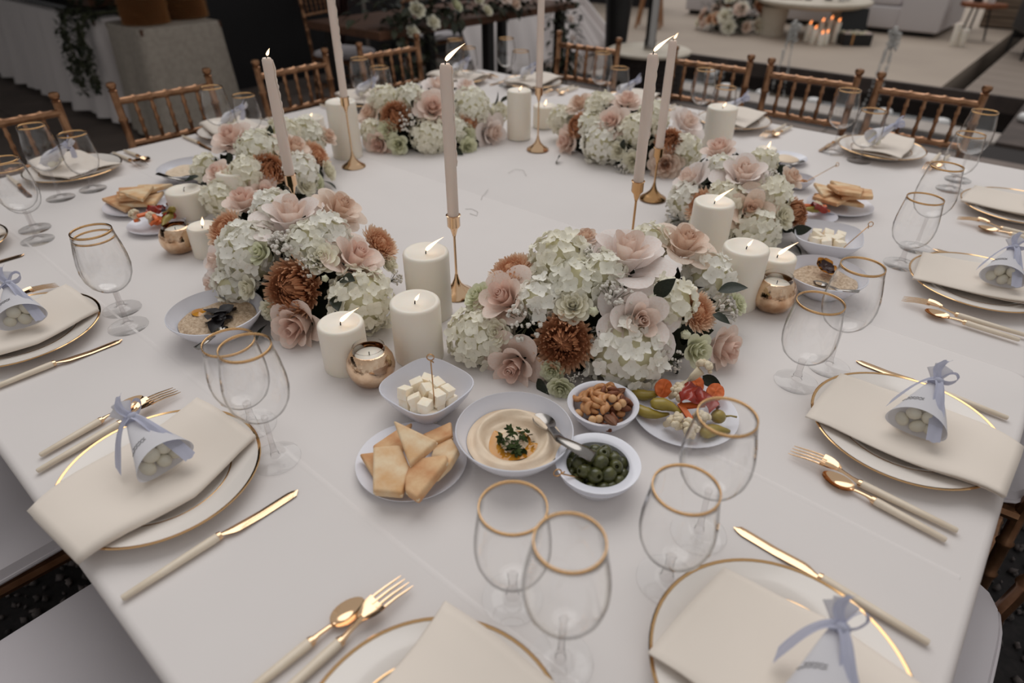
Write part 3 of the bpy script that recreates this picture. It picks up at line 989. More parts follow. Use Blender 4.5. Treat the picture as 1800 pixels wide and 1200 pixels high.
def votive(xy, label, h=.066, R=.040):
    t = thing('votive_holder', label, 'candle holder', (xy[0], xy[1], TOP), RND(0, 6), 'round rose gold mercury glass votives')
    outer = [(0, 0), (R * .5, 0), (R * .78, h * .10), (R * .97, h * .34), (R, h * .50), (R * .94, h * .70), (R * .80, h * .85), (R * .68, h * .92)]
    obj('mercury_bowl', MB().lathe(outer + [(r * .95, z) for r, z in outer[:1:-1]] + [(R * .4, .008), (0, .008)], 40).mesh('mercury_bowl', sharp=60), 'mercury', t)
    obj('glass_lip', MB().lathe([(R * .685, h * .915), (R * .64, h * .98), (R * .66, h * 1.04), (R * .62, h * 1.04), (R * .60, h * .98), (R * .64, h * .915)], 36, close=True).mesh('glass_lip', sharp=0), 'glass', t)
    w = obj('bright_tealight_fill', MB().lathe([(0, .009), (R * .42, .009), (R * .60, h * .78), (R * .56, h * .80), (0, h * .78)], 28).mesh('bright_tealight_fill', sharp=50), 'wax', t)  # wax filled high, its pale top standing in for reflections inside the bowl
    obj('wick', MB().tube([(0, 0, h * .76), (0, 0, h * .88)], .0008, 5).mesh('wick'), 'wick', w)
    return t
votive((0.374, -0.7566), 'mercury glass votive beside the short pillar and cheese bowl')
votive((0.7861, -0.0934), 'mercury glass votive at right beside the pansy dip bowl', .070, .042)
votive((-0.346, -0.7291), 'mercury glass votive at left below the unlit pillar')

# ================================================================ bouquets
def petal_mesh(nm, r0, r1, h, W, curl, drop=0.0, tip=.25, nu=8, nv=7, wob=.03):
    def fn(u, v):
        s = (u - .5) * 2
        sh = .30 + .70 * sin(min(1, v / .6) * pi / 2) if v < .6 else 1 - .22 * ((v - .6) / .4) ** 2
        a = s * W * sh
        top = 1 - tip * abs(s) ** 2.6
        vv = v * top
        rho = r0 + (r1 - r0) * vv ** .8 + curl * max(0, vv - .62) ** 2 * 5
        z = h * vv - drop * max(0, vv - .6) ** 2 * 4
        rho += wob * sin(s * 3.1 + v * 2) * v
        return (rho * cos(a), rho * sin(a), z)
    return MB().grid(fn, nu, nv).mesh(nm, sharp=0)
ROSE = {
    'open': ([(petal_mesh('petal', .04, .17, .92, 1.8, .0), 3, 0.0), (petal_mesh('petal', .07, .34, .90, 1.15, .06, .02), 4, .4),
              (petal_mesh('petal', .10, .58, .80, .95, .20, .10), 5, .1), (petal_mesh('petal', .12, .88, .58, .85, .26, .26), 6, .7)], .24),
    'tight': ([(petal_mesh('petal', .04, .16, 1.05, 1.8, .0), 3, 0.0), (petal_mesh('petal', .07, .30, 1.02, 1.3, .06, .02), 4, .4),
               (petal_mesh('petal', .12, .48, .94, 1.05, .16, .08), 5, .1), (petal_mesh('petal', .13, .68, .74, .95, .28, .2), 5, .7)], .2),
    'full': ([(petal_mesh('petal', .02, .14, .80, 1.7, .0, wob=.03), 4, 0.0), (petal_mesh('petal', .05, .30, .84, 1.1, .03, wob=.03), 5, .4),
              (petal_mesh('petal', .09, .48, .80, .85, .08, .03, wob=.03), 7, .1), (petal_mesh('petal', .12, .70, .68, .72, .12, .08, wob=.03), 8, .7),
              (petal_mesh('petal', .12, .90, .50, .66, .12, .10, wob=.03), 8, .2)], .2),
}
HEART = MB()
def _spiral(u, v):
    a = u * 4.4 * pi
    r = .015 + .13 * u
    return (r * cos(a), r * sin(a), .45 + .50 * v - .06 * u * v)
HEART.grid(_spiral, 60, 3)
HEART.lathe([(0, .62), (.1, .5), (.13, .25), (.06, 0), (0, 0)], 12)
HEART = HEART.mesh('rose', sharp=0)

def rose(par, P, N, r, m, kind='open', name='rose', mh=None):
    rings, _ = ROSE[kind]
    o = obj(name, HEART, {'palepink': 'blush', 'blush': 'deepblush', 'peachrose': 'deeppeach'}.get(m, m), par)
    aim(o, P, N, RND(0, 6), r, -.55 * r)
    inner = {'palepink': 'blush', 'blush': 'deepblush', 'peachrose': 'deeppeach'}.get(m, m)
    for ri, (me, n, off) in enumerate(rings):
        for k in range(n):
            s = RND(.92, 1.06)
            obj('petal', me, inner if ri < 2 else m, o, (0, 0, RND(-.02, .02)), (RND(-.06, .06), RND(-.06, .06), off + 2 * pi * k / n + RND(-.1, .1)), (s, s, RND(.94, 1.05)))
    return o

def rose_joined(nm, kind):
    mb = MB()
    rings, _ = ROSE[kind]
    mb.add([v.co[:] for v in HEART.vertices], [tuple(p.vertices) for p in HEART.polygons])
    for me, n, off in rings:
        vs, fs = [v.co[:] for v in me.vertices], [tuple(p.vertices) for p in me.polygons]
        for k in range(n):
            mb.add(vs, fs, Euler((RND(-.08, .08), RND(-.08, .08), off + 2 * pi * k / n + RND(-.12, .12))).to_matrix().to_4x4())
    return mb.mesh(nm, sharp=0)
SPRAY = {k: rose_joined('spray_rose', k) for k in ('open', 'tight', 'full')}
BUD = MB().lathe([(0, 0), (.2, .02), (.45, .3), (.48, .6), (.34, .95), (.16, 1.15), (0, 1.2)], 12)
for k in range(5):
    a = 2 * pi * k / 5
    BUD.tube([(.15 * cos(a), .15 * sin(a), 0), (.5 * cos(a), .5 * sin(a), .35), (.5 * cos(a), .5 * sin(a), .7), (.3 * cos(a + .3), .3 * sin(a + .3), 1.05)], [.1, .14, .12, .03], 5, flat=.3)
BUD = BUD.mesh('rose_bud')

def floret_mesh(seed):
    rng = random.Random(seed)
    mb = MB()
    for k in range(4):
        a = k * pi / 2 + rng.uniform(-.15, .15)
        up = rng.uniform(.0, .65)
        ro = rng.uniform(-.7, .7)
        w = rng.uniform(.44, .54)
        def fn(u, v):
            s = (u - .5) * 2
            wd2 = w * sin(pi * (.10 + .74 * v)) ** .7
            y = s * wd2
            x = .04 + .96 * v * (1 - .18 * s * s)
            z = up * v * v * .8 + .06 * sin(v * 7 + s * 4) * v + .10 * s * s * v - .12 * max(0, v - .7) * 2 + ro * s * v * .35
            return (x, y, z)
        mb.grid(fn, 4, 4, Matrix.Rotation(a, 4, 'Z'))
    mb.ball((0, 0, .06), .09, 6, 4)
    return mb.mesh('floret', sharp=0)
FLORET = [floret_mesh(s) for s in range(5)]
HCORE = MB().ball((0, 0, 0), 1.0, 14, 10).mesh('hydrangea')

def hydrangea(par, P, N, r, m, fr=.0132):
    o = obj('hydrangea', HCORE, 'hydcore', par)
    N = Vector(N).normalized()
    aim(o, P, N, RND(0, 6), r * .74, -.42 * r)
    n = int(max(16, min(90, 3.3 * (r / fr) ** 2)))
    for k in range(n):
        z = 1 - (k + .5) / n * 1.45
        a = k * 2.39996 + RND(-.2, .2)
        q = Vector((sqrt(max(0, 1 - z * z)) * cos(a), sqrt(max(0, 1 - z * z)) * sin(a), z))
        d = (q + Vector((RND(-.3, .3), RND(-.3, .3), RND(-.3, .3)))).normalized()
        f = obj('floret', FLORET[k % 5], m, o)
        aim(f, q * RND(1.05, 1.30), d, RND(0, 6), fr / (r * .74) * RND(.9, 1.25))
    return o

def mum_mesh(nm, seed, flat):
    rng = random.Random(seed)
    mb = MB()
    rings = 13
    for k in range(rings):
        t = k / (rings - 1)
        el = radians(-18 + 100 * t) if not flat else radians(-6 + 88 * t)
        n = int(34 - 25 * t)
        L = (1.0 - .42 * t ** 1.3) if not flat else (1.0 - .55 * t)
        for j in range(n):
            a = 2 * pi * (j + .5 * (k % 2)) / n + rng.uniform(-.07, .07)
            ee = el + rng.uniform(-.07, .07)
            LL = L * rng.uniform(.93, 1.07)
            w = .060 * (1 - .25 * t)
            inc = rng.uniform(.45, .8) if not flat else rng.uniform(.25, .5)
            def fn(u, v):
                s = (u - .5) * 2
                e = ee + inc * v * v
                rr_ = LL * (.30 + .70 * v)
                ww = w * (.55 + .6 * sin(pi * min(1, v * .80 + .10))) * (1 if v < .99 else .55)
                c = Vector((cos(a) * cos(e), sin(a) * cos(e), sin(e) * (.80 if not flat else .62)))
                tn = Vector((-sin(a), cos(a), 0))
                return tuple(c * rr_ + tn * (s * ww) + c * (.045 * s * s))
            mb.grid(fn, 2, 4)
    return mb.mesh(nm, sharp=0)
MUM = [mum_mesh('chrysanthemum', 1, False), mum_mesh('chrysanthemum', 2, True)]
MHEART = MB().ball((0, 0, .0), .40, 10, 8).mesh('flower_heart')
def mum(par, P, N, r, m, flat=0):
    o = obj('chrysanthemum', MUM[flat], m, par)
    aim(o, P, N, RND(0, 6), r, -.35 * r)
    obj('flower_heart', MHEART, 'copperheart' if m == 'copper' else m, o)
    return o

def gyp_meshes(seed):
    rng = random.Random(seed)
    b, s = MB(), MB()
    for k in range(26):
        a, q = rng.uniform(0, 6.28), sqrt(rng.uniform(0, 1))
        p = Vector((q * cos(a), q * sin(a), .35 + .75 * sqrt(max(0, 1 - q * q * .8)) * rng.uniform(.75, 1.05)))
        s.tube([(0, 0, -.3), tuple(p * .55 + Vector((0, 0, -.1))), tuple(p)], .018, 4)
        r = rng.uniform(.10, .155)
        for j in range(5):
            d = Vector((rng.uniform(-1, 1), rng.uniform(-1, 1), rng.uniform(-.2, 1))).normalized() * r * .5
            b.ball(tuple(p + d), r * .62, 6, 4)
    return b.mesh('gypsophila', sharp=0), s.mesh('stem')
GYP = [gyp_meshes(s) for s in (1, 2, 3)]
def gyps(par, P, N, r):
    b, s = GYP[random.randrange(3)]
    o = obj('gypsophila', b, 'gyp', par)
    aim(o, P, N, RND(0, 6), r, -.5 * r)
    obj('stem', s, 'twig', o)
    return o

def leaf_fn(u, v, wd2=.27, fold=.25, arch=.25):
    s = (u - .5) * 2
    w = wd2 * sin(pi * v ** .85) ** .9 + .004
    return (s * w, v, fold * abs(s) * w + arch * v * (1 - v) - .1 * v)
LEAF = MB().grid(leaf_fn, 4, 8).mesh('leaf', sharp=0)
def leaf(par, P, D, L, nrm=(0, 0, 1)):
    o = obj('leaf', LEAF, 'leaf', par)
    d = Vector(D).normalized()
    z = Vector(nrm)
    x = d.cross(z).normalized()
    z = x.cross(d)
    o.matrix_local = Matrix.Translation(P) @ Matrix((x, d, z)).transposed().to_4x4() @ Matrix.Scale(L, 4)
    return o

def greenery(par, rx, ry, rz, seed, n=150):
    """Dark foliage that fills the gaps between the flowers, low and close to the cloth."""
    rng = random.Random(seed)
    mb = MB()
    base = [(0, .62), (.35, .57), (.58, .42), (.70, .22), (.76, .02), (0, .02)]
    mb.lathe(base, 28, Matrix.Diagonal((rx, ry, rz, 1)))
    for k in range(n):
        a = rng.uniform(0, 6.28)
        e = rng.uniform(0, .95) * pi / 2
        q = Vector((cos(a) * cos(e) * rx, sin(a) * cos(e) * ry, sin(e) * rz)) * rng.uniform(.60, .80)
        nn = Vector((q.x / rx ** 2, q.y / ry ** 2, q.z / rz ** 2)).normalized()
        d = (nn + Vector((rng.uniform(-1, 1), rng.uniform(-1, 1), rng.uniform(-.5, .6)))).normalized()
        z = nn
        x = d.cross(z).normalized()
        z = x.cross(d)
        L = rng.uniform(.025, .045)
        q.z = max(q.z, .006)
        m4 = Matrix.Translation(q) @ Matrix((x, d, z)).transposed().to_4x4() @ Matrix.Scale(L, 4)
        mb.grid(lambda u, v: leaf_fn(u, v), 2, 4, m4)
    mb.v = [(x, y, max(z, .002)) for x, y, z in mb.v]
    o = obj('greenery', mb.mesh('greenery', sharp=0), 'green', par)
    o['kind'] = 'stuff'
    return o

def bouquet(label, dome, flowers):
    cx, cy, ang, rx, ry, rz = dome
    t = thing('flower_bouquet', label, 'bouquet', (cx, cy, TOP), 0, 'low bouquets in a ring on the dinner table')
    ca, sa = cos(radians(ang)), sin(radians(ang))
    g = greenery(t, rx, ry, rz, int(cx * 1000), 170)
    g.rotation_euler = (0, 0, radians(ang))
    for f in flowers:
        kind, (x, y, z, r) = f[0], f[1]
        opt = f[2] if len(f) > 2 else None
        z = max(z, r * {'hyd': .66, 'rose': .50, 'mum': .5}.get(kind, .3))
        P = Vector((x - cx, y - cy, z))
        lx, ly = P.x * ca + P.y * sa, -P.x * sa + P.y * ca
        n = Vector((lx / rx ** 2, ly / ry ** 2, z / rz ** 2)).normalized()
        N = Vector((n.x * ca - n.y * sa, n.x * sa + n.y * ca, n.z))
        if len(f) > 3:
            N = (N + Vector(f[3])).normalized()
        V = (Vector((1.10 - x, -1.25 - y, .65 - z))).normalized()      # nobody sets a bloom with its back to the guests at the near corner
        dn = N.dot(V)
        if kind != 'leaf' and dn < .45:
            N = (N + V * (.45 - dn) * 1.4).normalized()
        if kind == 'rose':
            c, k = opt or ('blush', 'open')
            rose(t, P, N, r * 1.22, c, k)
        elif kind == 'spray':
            o = obj('spray_rose', SPRAY[random.choice(('full', 'full', 'tight'))], opt or 'whitep', t)
            aim(o, P, N, RND(0, 6), r * 1.15, -.5 * r)
        elif kind == 'bud':
            o = obj('rose_bud', BUD, 'greenp', t)
            aim(o, P, N, RND(0, 6), r, -.3 * r)
        elif kind == 'hyd':
            hydrangea(t, P, N, r * 1.06, opt or 'hyd')
        elif kind == 'mum':
            mum(t, P, N, r * 1.1, opt or 'copper', 0 if (opt or 'copper') == 'copper' else 1)
        elif kind == 'gyp':
            gyps(t, P, N, r)
        elif kind == 'leaf':
            leaf(t, P, opt, r, N)
    return t
RT, LF, UP, BK = (.76, .65, 0), (-.76, -.65, 0), (0, 0, 1), (-.65, .76, 0)   # right, left, up, away from the photographer
def mixv(*a):
    return tuple(sum(k * v[i] for k, v in a) for i in range(3))

bouquet('large front bouquet of white hydrangeas and blush roses behind the hummus', (0.561, -0.39, 40.0, 0.272, 0.182, 0.177), [
    ('hyd', (0.5192, -0.4498, 0.17, 0.0543), 'hydcream'), ('hyd', (0.5813, -0.4845, 0.1535, 0.0446)), ('hyd', (0.4577, -0.605, 0.0468, 0.0584), 'hydcream'), ('hyd', (0.7046, -0.4927, 0.0533, 0.0696), 'hydcool'),
    ('hyd', (0.7163, -0.388, 0.1268, 0.0438), 'hydcream'), ('hyd', (0.7098, -0.2282, 0.1122, 0.0475), 'hydcool'), ('hyd', (0.5987, -0.271, 0.1599, 0.0353), 'hydcream'), ('hyd', (0.5453, -0.5353, 0.1301, 0.0372), 'hydcool'), ('hyd', (0.6055, -0.4394, 0.1648, 0.0394)),
    ('rose', (0.6125, -0.377, 0.1728, 0.0637), ('palepink', 'open'), (0, 0, .5)), ('rose', (0.653, -0.2403, 0.1555, 0.0495), ('peachrose', 'open')), ('rose', (0.6951, -0.4605, 0.1065, 0.0565), ('palepink', 'open')),
    ('rose', (0.4896, -0.558, 0.1168, 0.0475), ('blush', 'open')), ('rose', (0.5489, -0.6007, 0.0123, 0.0475), ('blush', 'open')), ('rose', (0.794, -0.3336, 0.0324, 0.0408), ('blush', 'tight')), ('rose', (0.5302, -0.382, 0.1748, 0.027), ('peachrose', 'tight')),
    ('spray', (0.6025, -0.516, 0.1263, 0.0284)), ('spray', (0.4353, -0.5645, 0.1014, 0.0245), 'greenp'), ('spray', (0.5062, -0.5931, 0.0709, 0.0227)), ('spray', (0.7702, -0.3957, 0.052, 0.0301), 'greenp'), ('spray', (0.6085, -0.5733, 0.0294, 0.0186), 'greenp'),
    ('spray', (0.6352, -0.5844, 0.012, 0.0211), 'greenp'), ('spray', (0.7657, -0.228, 0.0631, 0.0206), 'greenp'), ('bud', (0.6339, -0.5029, 0.1199, 0.0155)), ('bud', (0.7512, -0.4076, 0.079, 0.0158)),
    ('mum', (0.6136, -0.5528, 0.0761, 0.0475)), ('mum', (0.4565, -0.5065, 0.1439, 0.0393), 'peachmum'), ('mum', (0.7522, -0.3559, 0.1023, 0.0359), 'peachmum'),
    ('gyp', (0.5446, -0.5702, 0.0948, 0.0334)), ('gyp', (0.6488, -0.4673, 0.1362, 0.0293)), ('gyp', (0.7691, -0.3012, 0.086, 0.0273)), ('gyp', (0.7513, -0.4372, 0.0438, 0.0204)), ('gyp', (0.6416, -0.5551, 0.0213, 0.0139)), ('gyp', (0.5709, -0.4282, 0.1732, 0.0191)),
    ('leaf', (0.6928, -0.4168, 0.1337, 0.048), mixv((.5, RT), (.8, UP), (-.3, BK))), ('leaf', (0.747, -0.2874, 0.1065, 0.0492), mixv((1, RT), (.35, UP), (-.2, BK))), ('leaf', (0.7643, -0.3388, 0.0913, 0.0325), mixv((.9, RT), (-.2, UP), (-.6, BK))),
    ('leaf', (0.5894, -0.5859, 0.012, 0.0376), mixv((.4, RT), (-.3, UP), (-.8, BK))), ('leaf', (0.7097, -0.532, 0.012, 0.0365), mixv((.6, RT), (-.2, UP), (-.8, BK))), ('leaf', (0.7926, -0.4011, 0.012, 0.0397), mixv((.7, RT), (-.2, UP), (-.8, BK))),
])
bouquet('front left bouquet with copper chrysanthemum above the grainy dip bowl', (0.008, -0.657, 0.0, 0.278, 0.145, 0.179), [
    ('hyd', (0.0161, -0.7566, 0.13, 0.0635), 'hydcool'), ('hyd', (0.1285, -0.6402, 0.16, 0.0486), 'hydcool'), ('hyd', (0.259, -0.6666, 0.0761, 0.0612), 'hydcream'), ('hyd', (-0.0248, -0.6551, 0.1777, 0.0445), 'hydcool'), ('hyd', (-0.0001, -0.7929, 0.0622, 0.0432), 'hydcool'), ('hyd', (0.1292, -0.6846, 0.1575, 0.0413)),
    ('rose', (0.0498, -0.6623, 0.1768, 0.0601), ('palepink', 'open'), (0, 0, .4)), ('rose', (0.0636, -0.5586, 0.1632, 0.0452), ('peachrose', 'open')), ('rose', (-0.1321, -0.6592, 0.1546, 0.041), ('blush', 'tight')), ('rose', (0.1993, -0.6318, 0.1261, 0.0501), ('blush', 'open')),
    ('rose', (0.1804, -0.7676, 0.033, 0.0532), ('blush', 'tight')), ('rose', (-0.0556, -0.7785, 0.0888, 0.0353), ('palepink', 'open')), ('rose', (-0.0746, -0.7925, 0.0351, 0.0271), ('palepink', 'open')),
    ('spray', (0.1743, -0.6913, 0.137, 0.0315)), ('spray', (0.0678, -0.7845, 0.0761, 0.024)), ('spray', (0.0694, -0.7481, 0.1335, 0.0259), 'greenp'), ('spray', (0.186, -0.5534, 0.0735, 0.0224)), ('spray', (0.1201, -0.7837, 0.0488, 0.0197)), ('spray', (0.149, -0.5512, 0.1041, 0.0247)),
    ('mum', (0.1547, -0.7533, 0.0947, 0.0526)), ('mum', (0.1666, -0.5427, 0.1151, 0.039), 'peachmum'), ('mum', (-0.0994, -0.7352, 0.134, 0.0416), 'peachmum'),
    ('gyp', (0.1126, -0.7172, 0.1483, 0.0349)), ('gyp', (0.1717, -0.7146, 0.126, 0.0222)), ('bud', (0.2031, -0.7074, 0.1113, 0.0121)), ('gyp', (0.2079, -0.5577, 0.0513, 0.0179)),
    ('leaf', (0.0837, -0.6136, 0.1637, 0.024), mixv((.1, RT), (1, UP))), ('leaf', (0.2292, -0.7093, 0.0871, 0.0422), mixv((.3, RT), (-.1, UP), (-1, BK))), ('leaf', (0.115, -0.7899, 0.019, 0.0419), mixv((-.3, RT), (-.2, UP), (-1, BK))), ('leaf', (0.2209, -0.6868, 0.1091, 0.0445), mixv((.6, RT), (.3, UP), (-.6, BK))),
])
bouquet('left back bouquet around the thin candle above the left pillars', (-0.546, -0.372, -60.0, 0.258, 0.175, 0.16), [
    ('hyd', (-0.4747, -0.4207, 0.1487, 0.056)), ('hyd', (-0.3924, -0.3527, 0.0848, 0.0542), 'hydcool'), ('hyd', (-0.5764, -0.2071, 0.1157, 0.0597)), ('hyd', (-0.4369, -0.5816, 0.0639, 0.045), 'hydcream'), ('hyd', (-0.5767, -0.534, 0.0996, 0.0356), 'hydcream'), ('hyd', (-0.5429, -0.2968, 0.1506, 0.0472), 'hydcream'), ('hyd', (-0.4199, -0.4995, 0.1109, 0.0483), 'hydcream'),
    ('rose', (-0.6168, -0.4219, 0.1423, 0.0494), ('blush', 'open')), ('rose', (-0.4455, -0.3358, 0.1274, 0.0486), ('peachrose', 'open')), ('rose', (-0.4743, -0.5463, 0.108, 0.0313), ('blush', 'open')), ('rose', (-0.3669, -0.4884, 0.0617, 0.04), ('blush', 'open')), ('rose', (-0.5522, -0.1589, 0.0949, 0.0337), ('peachrose', 'tight')),
    ('mum', (-0.4022, -0.442, 0.1102, 0.0448)), ('mum', (-0.4544, -0.2551, 0.0925, 0.0428), 'peachmum'), ('spray', (-0.369, -0.3671, 0.0509, 0.03)), ('spray', (-0.4228, -0.2546, 0.046, 0.0271)), ('spray', (-0.3827, -0.3201, 0.0408, 0.0216), 'greenp'),
    ('leaf', (-0.3911, -0.3002, 0.0365, 0.0467), mixv((1, RT), (-.3, UP), (-.5, BK))), ('leaf', (-0.5332, -0.566, 0.0879, 0.0377), mixv((-1, RT), (-.2, UP), (-.3, BK))), ('leaf', (-0.4926, -0.3719, 0.1534, 0.0301), mixv((.2, RT), (1, UP))), ('gyp', (-0.3872, -0.4105, 0.095, 0.0205)),
])
bouquet('back left bouquet behind the front thin candle', (-0.543, 0.259, 58.0, 0.257, 0.157, 0.173), [
    ('hyd', (-0.6544, 0.1427, 0.1374, 0.0565), 'hydcream'), ('hyd', (-0.4369, 0.1473, 0.0474, 0.0639), 'hydcream'), ('hyd', (-0.4109, 0.325, 0.1246, 0.0675)), ('hyd', (-0.4087, 0.4551, 0.0745, 0.0355), 'hydcream'), ('hyd', (-0.55, 0.1719, 0.1589, 0.0478)), ('hyd', (-0.6136, 0.0407, 0.0609, 0.0369), 'hydcream'), ('hyd', (-0.399, 0.2215, 0.0674, 0.0441)),
    ('rose', (-0.4652, 0.1895, 0.1302, 0.0565), ('blush', 'open')), ('rose', (-0.5706, 0.0374, 0.0242, 0.046), ('blush', 'open')), ('rose', (-0.3555, 0.3537, 0.0305, 0.0573), ('palepink', 'open')), ('rose', (-0.5234, 0.2744, 0.172, 0.0469), ('palepink', 'open')), ('rose', (-0.6655, 0.0859, 0.0972, 0.0413), ('peachrose', 'open')), ('rose', (-0.4914, 0.3755, 0.16, 0.0346), ('palepink', 'open')),
    ('mum', (-0.5439, 0.0955, 0.1105, 0.0508)), ('mum', (-0.3832, 0.2774, 0.0786, 0.039), 'peachmum'), ('spray', (-0.5476, 0.0622, 0.0685, 0.0309), 'greenp'), ('spray', (-0.5088, 0.0708, 0.027, 0.0365), 'greenp'), ('spray', (-0.3779, 0.251, 0.0413, 0.0334), 'greenp'), ('spray', (-0.3525, 0.2311, 0.012, 0.0296), 'greenp'), ('gyp', (-0.4966, 0.1113, 0.0925, 0.0362)),
    ('leaf', (-0.5046, 0.142, 0.1275, 0.0399), mixv((.1, RT), (.6, UP), (-.5, BK))), ('leaf', (-0.4177, 0.4302, 0.0967, 0.0507), mixv((.4, RT), (1, UP))), ('leaf', (-0.6421, 0.0286, 0.0176, 0.0487), mixv((-.6, RT), (.4, UP), (-.4, BK))), ('leaf', (-0.372, 0.1906, 0.012, 0.0404), mixv((.6, RT), (-.2, UP), (-.7, BK))), ('leaf', (-0.4118, 0.4589, 0.1018, 0.0431), mixv((.9, RT), (.6, UP))),
])
bouquet('back right bouquet behind the two thin candles', (0.043, 0.55, -5.0, 0.281, 0.152, 0.167), [
    ('hyd', (0.0259, 0.41, 0.0624, 0.0697), 'hydcool'), ('hyd', (-0.0462, 0.5134, 0.1514, 0.0502), 'hydcream'), ('hyd', (0.1307, 0.448, 0.1181, 0.054), 'hydcream'), ('hyd', (0.2846, 0.5012, 0.0761, 0.0466), 'hydcream'), ('hyd', (-0.2126, 0.5284, 0.0745, 0.046), 'hydcream'), ('hyd', (0.1456, 0.5228, 0.1537, 0.0477), 'hydcream'), ('hyd', (-0.0327, 0.4435, 0.105, 0.0425)),
    ('rose', (0.045, 0.4442, 0.1203, 0.0483), ('blush', 'open')), ('rose', (-0.1165, 0.4379, 0.0316, 0.0442), ('blush', 'open')), ('rose', (0.0392, 0.541, 0.1667, 0.0422), ('blush', 'open')), ('rose', (0.2258, 0.5951, 0.1214, 0.0482), ('palepink', 'open')), ('rose', (0.2491, 0.439, 0.035, 0.0467), ('peachrose', 'full')), ('rose', (-0.1493, 0.5528, 0.1262, 0.0413), ('peachrose', 'open')),
    ('mum', (-0.0824, 0.4478, 0.0882, 0.0415)), ('mum', (0.2378, 0.4697, 0.0939, 0.0431)), ('spray', (0.1555, 0.4064, 0.0313, 0.0322)), ('spray', (0.1018, 0.4054, 0.0529, 0.0273)), ('gyp', (0.1359, 0.3907, 0.012, 0.0239)),
    ('leaf', (0.0009, 0.5026, 0.1557, 0.0352), mixv((.5, RT), (-.8, UP), (-.3, BK))), ('leaf', (0.1185, 0.4093, 0.0605, 0.0374), mixv((-.1, RT), (.8, UP), (-.4, BK))), ('leaf', (-0.0701, 0.3532, 0.012, 0.0428), mixv((-.4, RT), (-.2, UP), (-.9, BK))),
])
bouquet('right bouquet with big pink rose behind the tall lit pillar', (0.526, 0.31, -62.0, 0.239, 0.175, 0.163), [
    ('hyd', (0.6509, 0.2169, 0.1162, 0.0445), 'hydcream'), ('hyd', (0.6589, 0.1292, 0.0523, 0.0566)), ('hyd', (0.4447, 0.1572, 0.066, 0.0448), 'hydcool'), ('hyd', (0.4987, 0.2301, 0.1474, 0.0302), 'hydcool'), ('hyd', (0.5787, 0.3014, 0.1566, 0.0329), 'hydcream'), ('hyd', (0.5619, 0.1378, 0.1059, 0.0446), 'hydcream'), ('hyd', (0.5471, 0.0924, 0.0392, 0.0478)),
    ('rose', (0.5675, 0.2089, 0.1448, 0.0585), ('palepink', 'open')), ('rose', (0.4543, 0.3127, 0.1504, 0.0432), ('blush', 'tight')), ('rose', (0.4392, 0.1994, 0.1036, 0.0478), ('palepink', 'open')), ('rose', (0.6262, 0.1367, 0.0889, 0.0541), ('peachrose', 'open')), ('rose', (0.6473, 0.3055, 0.1236, 0.0298), ('peachrose', 'tight')),
    ('mum', (0.5028, 0.1261, 0.0774, 0.0418), 'peachmum'), ('mum', (0.6996, 0.2496, 0.0677, 0.0358)), ('spray', (0.6858, 0.1919, 0.0725, 0.0286)), ('gyp', (0.4416, 0.1402, 0.0168, 0.0311)), ('gyp', (0.6215, 0.2376, 0.1374, 0.0238)), ('gyp', (0.4147, 0.1722, 0.0357, 0.0201)),
    ('leaf', (0.7051, 0.2032, 0.0407, 0.0446), mixv((1, RT), (.25, UP), (-.3, BK))), ('leaf', (0.7113, 0.2045, 0.0134, 0.0424), mixv((.4, RT), (-.3, UP), (-.9, BK))), ('leaf', (0.4424, 0.2337, 0.1256, 0.0254), mixv((.4, RT), (.8, UP))),
])

# ================================================================ dishes and food
def bowl_mesh(nm, R, h, lip=0.0, sup=None, base=.45, seg=56):
    out = [(0, 0), (R * base, 0), (R * base * 1.03, h * .06), (R * .72, h * .32), (R * .90, h * .68), (R - lip, h - .002 if not lip else h - .004)]
    if lip:
        out += [(R, h - .001), (R, h + .001), (R - lip, h - .0005)]
    else:
        out += [(R, h), (R - .0015, h + .0008)]
    inn = [(R - lip - .003, h - .003), (R * .87 - lip * .5, h * .68), (R * .69 - lip * .3, h * .34), (R * base * .9, h * .12), (0, h * .10)]
    return MB().lathe(out + inn, seg, sup=sup).mesh(nm, sharp=55)

def dish(name, xy, z, me, label, rz=0.0):
    o = obj(name, me, 'dish', None, (xy[0], xy[1], TOP + z), (0, 0, rz))
    return tag(o, label, 'bowl' if 'bowl' in name else 'plate', 'white serving dishes on the dinner table')

def saucer_mesh(nm, R):
    return MB().lathe([(0, .004), (R * .68, .004), (R * .80, .007), (R * .97, .0125), (R, .0135), (R * 1.003, .0125), (R * .95, .0095), (R * .78, .003), (R * .70, 0), (0, 0)], 56).mesh(nm, sharp=60)

def piece(name, me, m, loc, rot, label, cat, grp, sc=1.0):
    return tag(obj(name, me, m, None, loc, rot, sc), label, cat, grp)

# --- bread
def wedge(poly, z, th, m, tiltx=0.0, tilty=0.0, label='', grp=''):
    cx = sum(p[0] for p in poly) / len(poly)
    cy = sum(p[1] for p in poly) / len(poly)
    ar = sum(poly[i][0] * poly[(i + 1) % len(poly)][1] - poly[(i + 1) % len(poly)][0] * poly[i][1] for i in range(len(poly)))
    if ar < 0:
        poly = poly[::-1]
    me = MB().prism([(x - cx, y - cy) for x, y in poly], -th / 2, th / 2).mesh('pita_wedge', bevel=th * .3, bseg=3, sharp=50)
    o = piece('pita_wedge', me, m, (cx, cy, TOP + z), (tiltx, tilty, 0), label, 'bread', grp)
    obj('crumb_seam', MB().prism([((x - cx) * .985, (y - cy) * .985) for x, y in poly], -th * .10, th * .10).mesh('crumb_seam'), 'crumb', o).scale = (1.012, 1.012, 1)
    return o
pl_ = (0.5719, -0.8476)
dish('bread_plate', pl_, 0, saucer_mesh('bread_plate', 0.0778), 'round white plate of pita at front centre left')
g1 = 'pita wedges on the front plate'
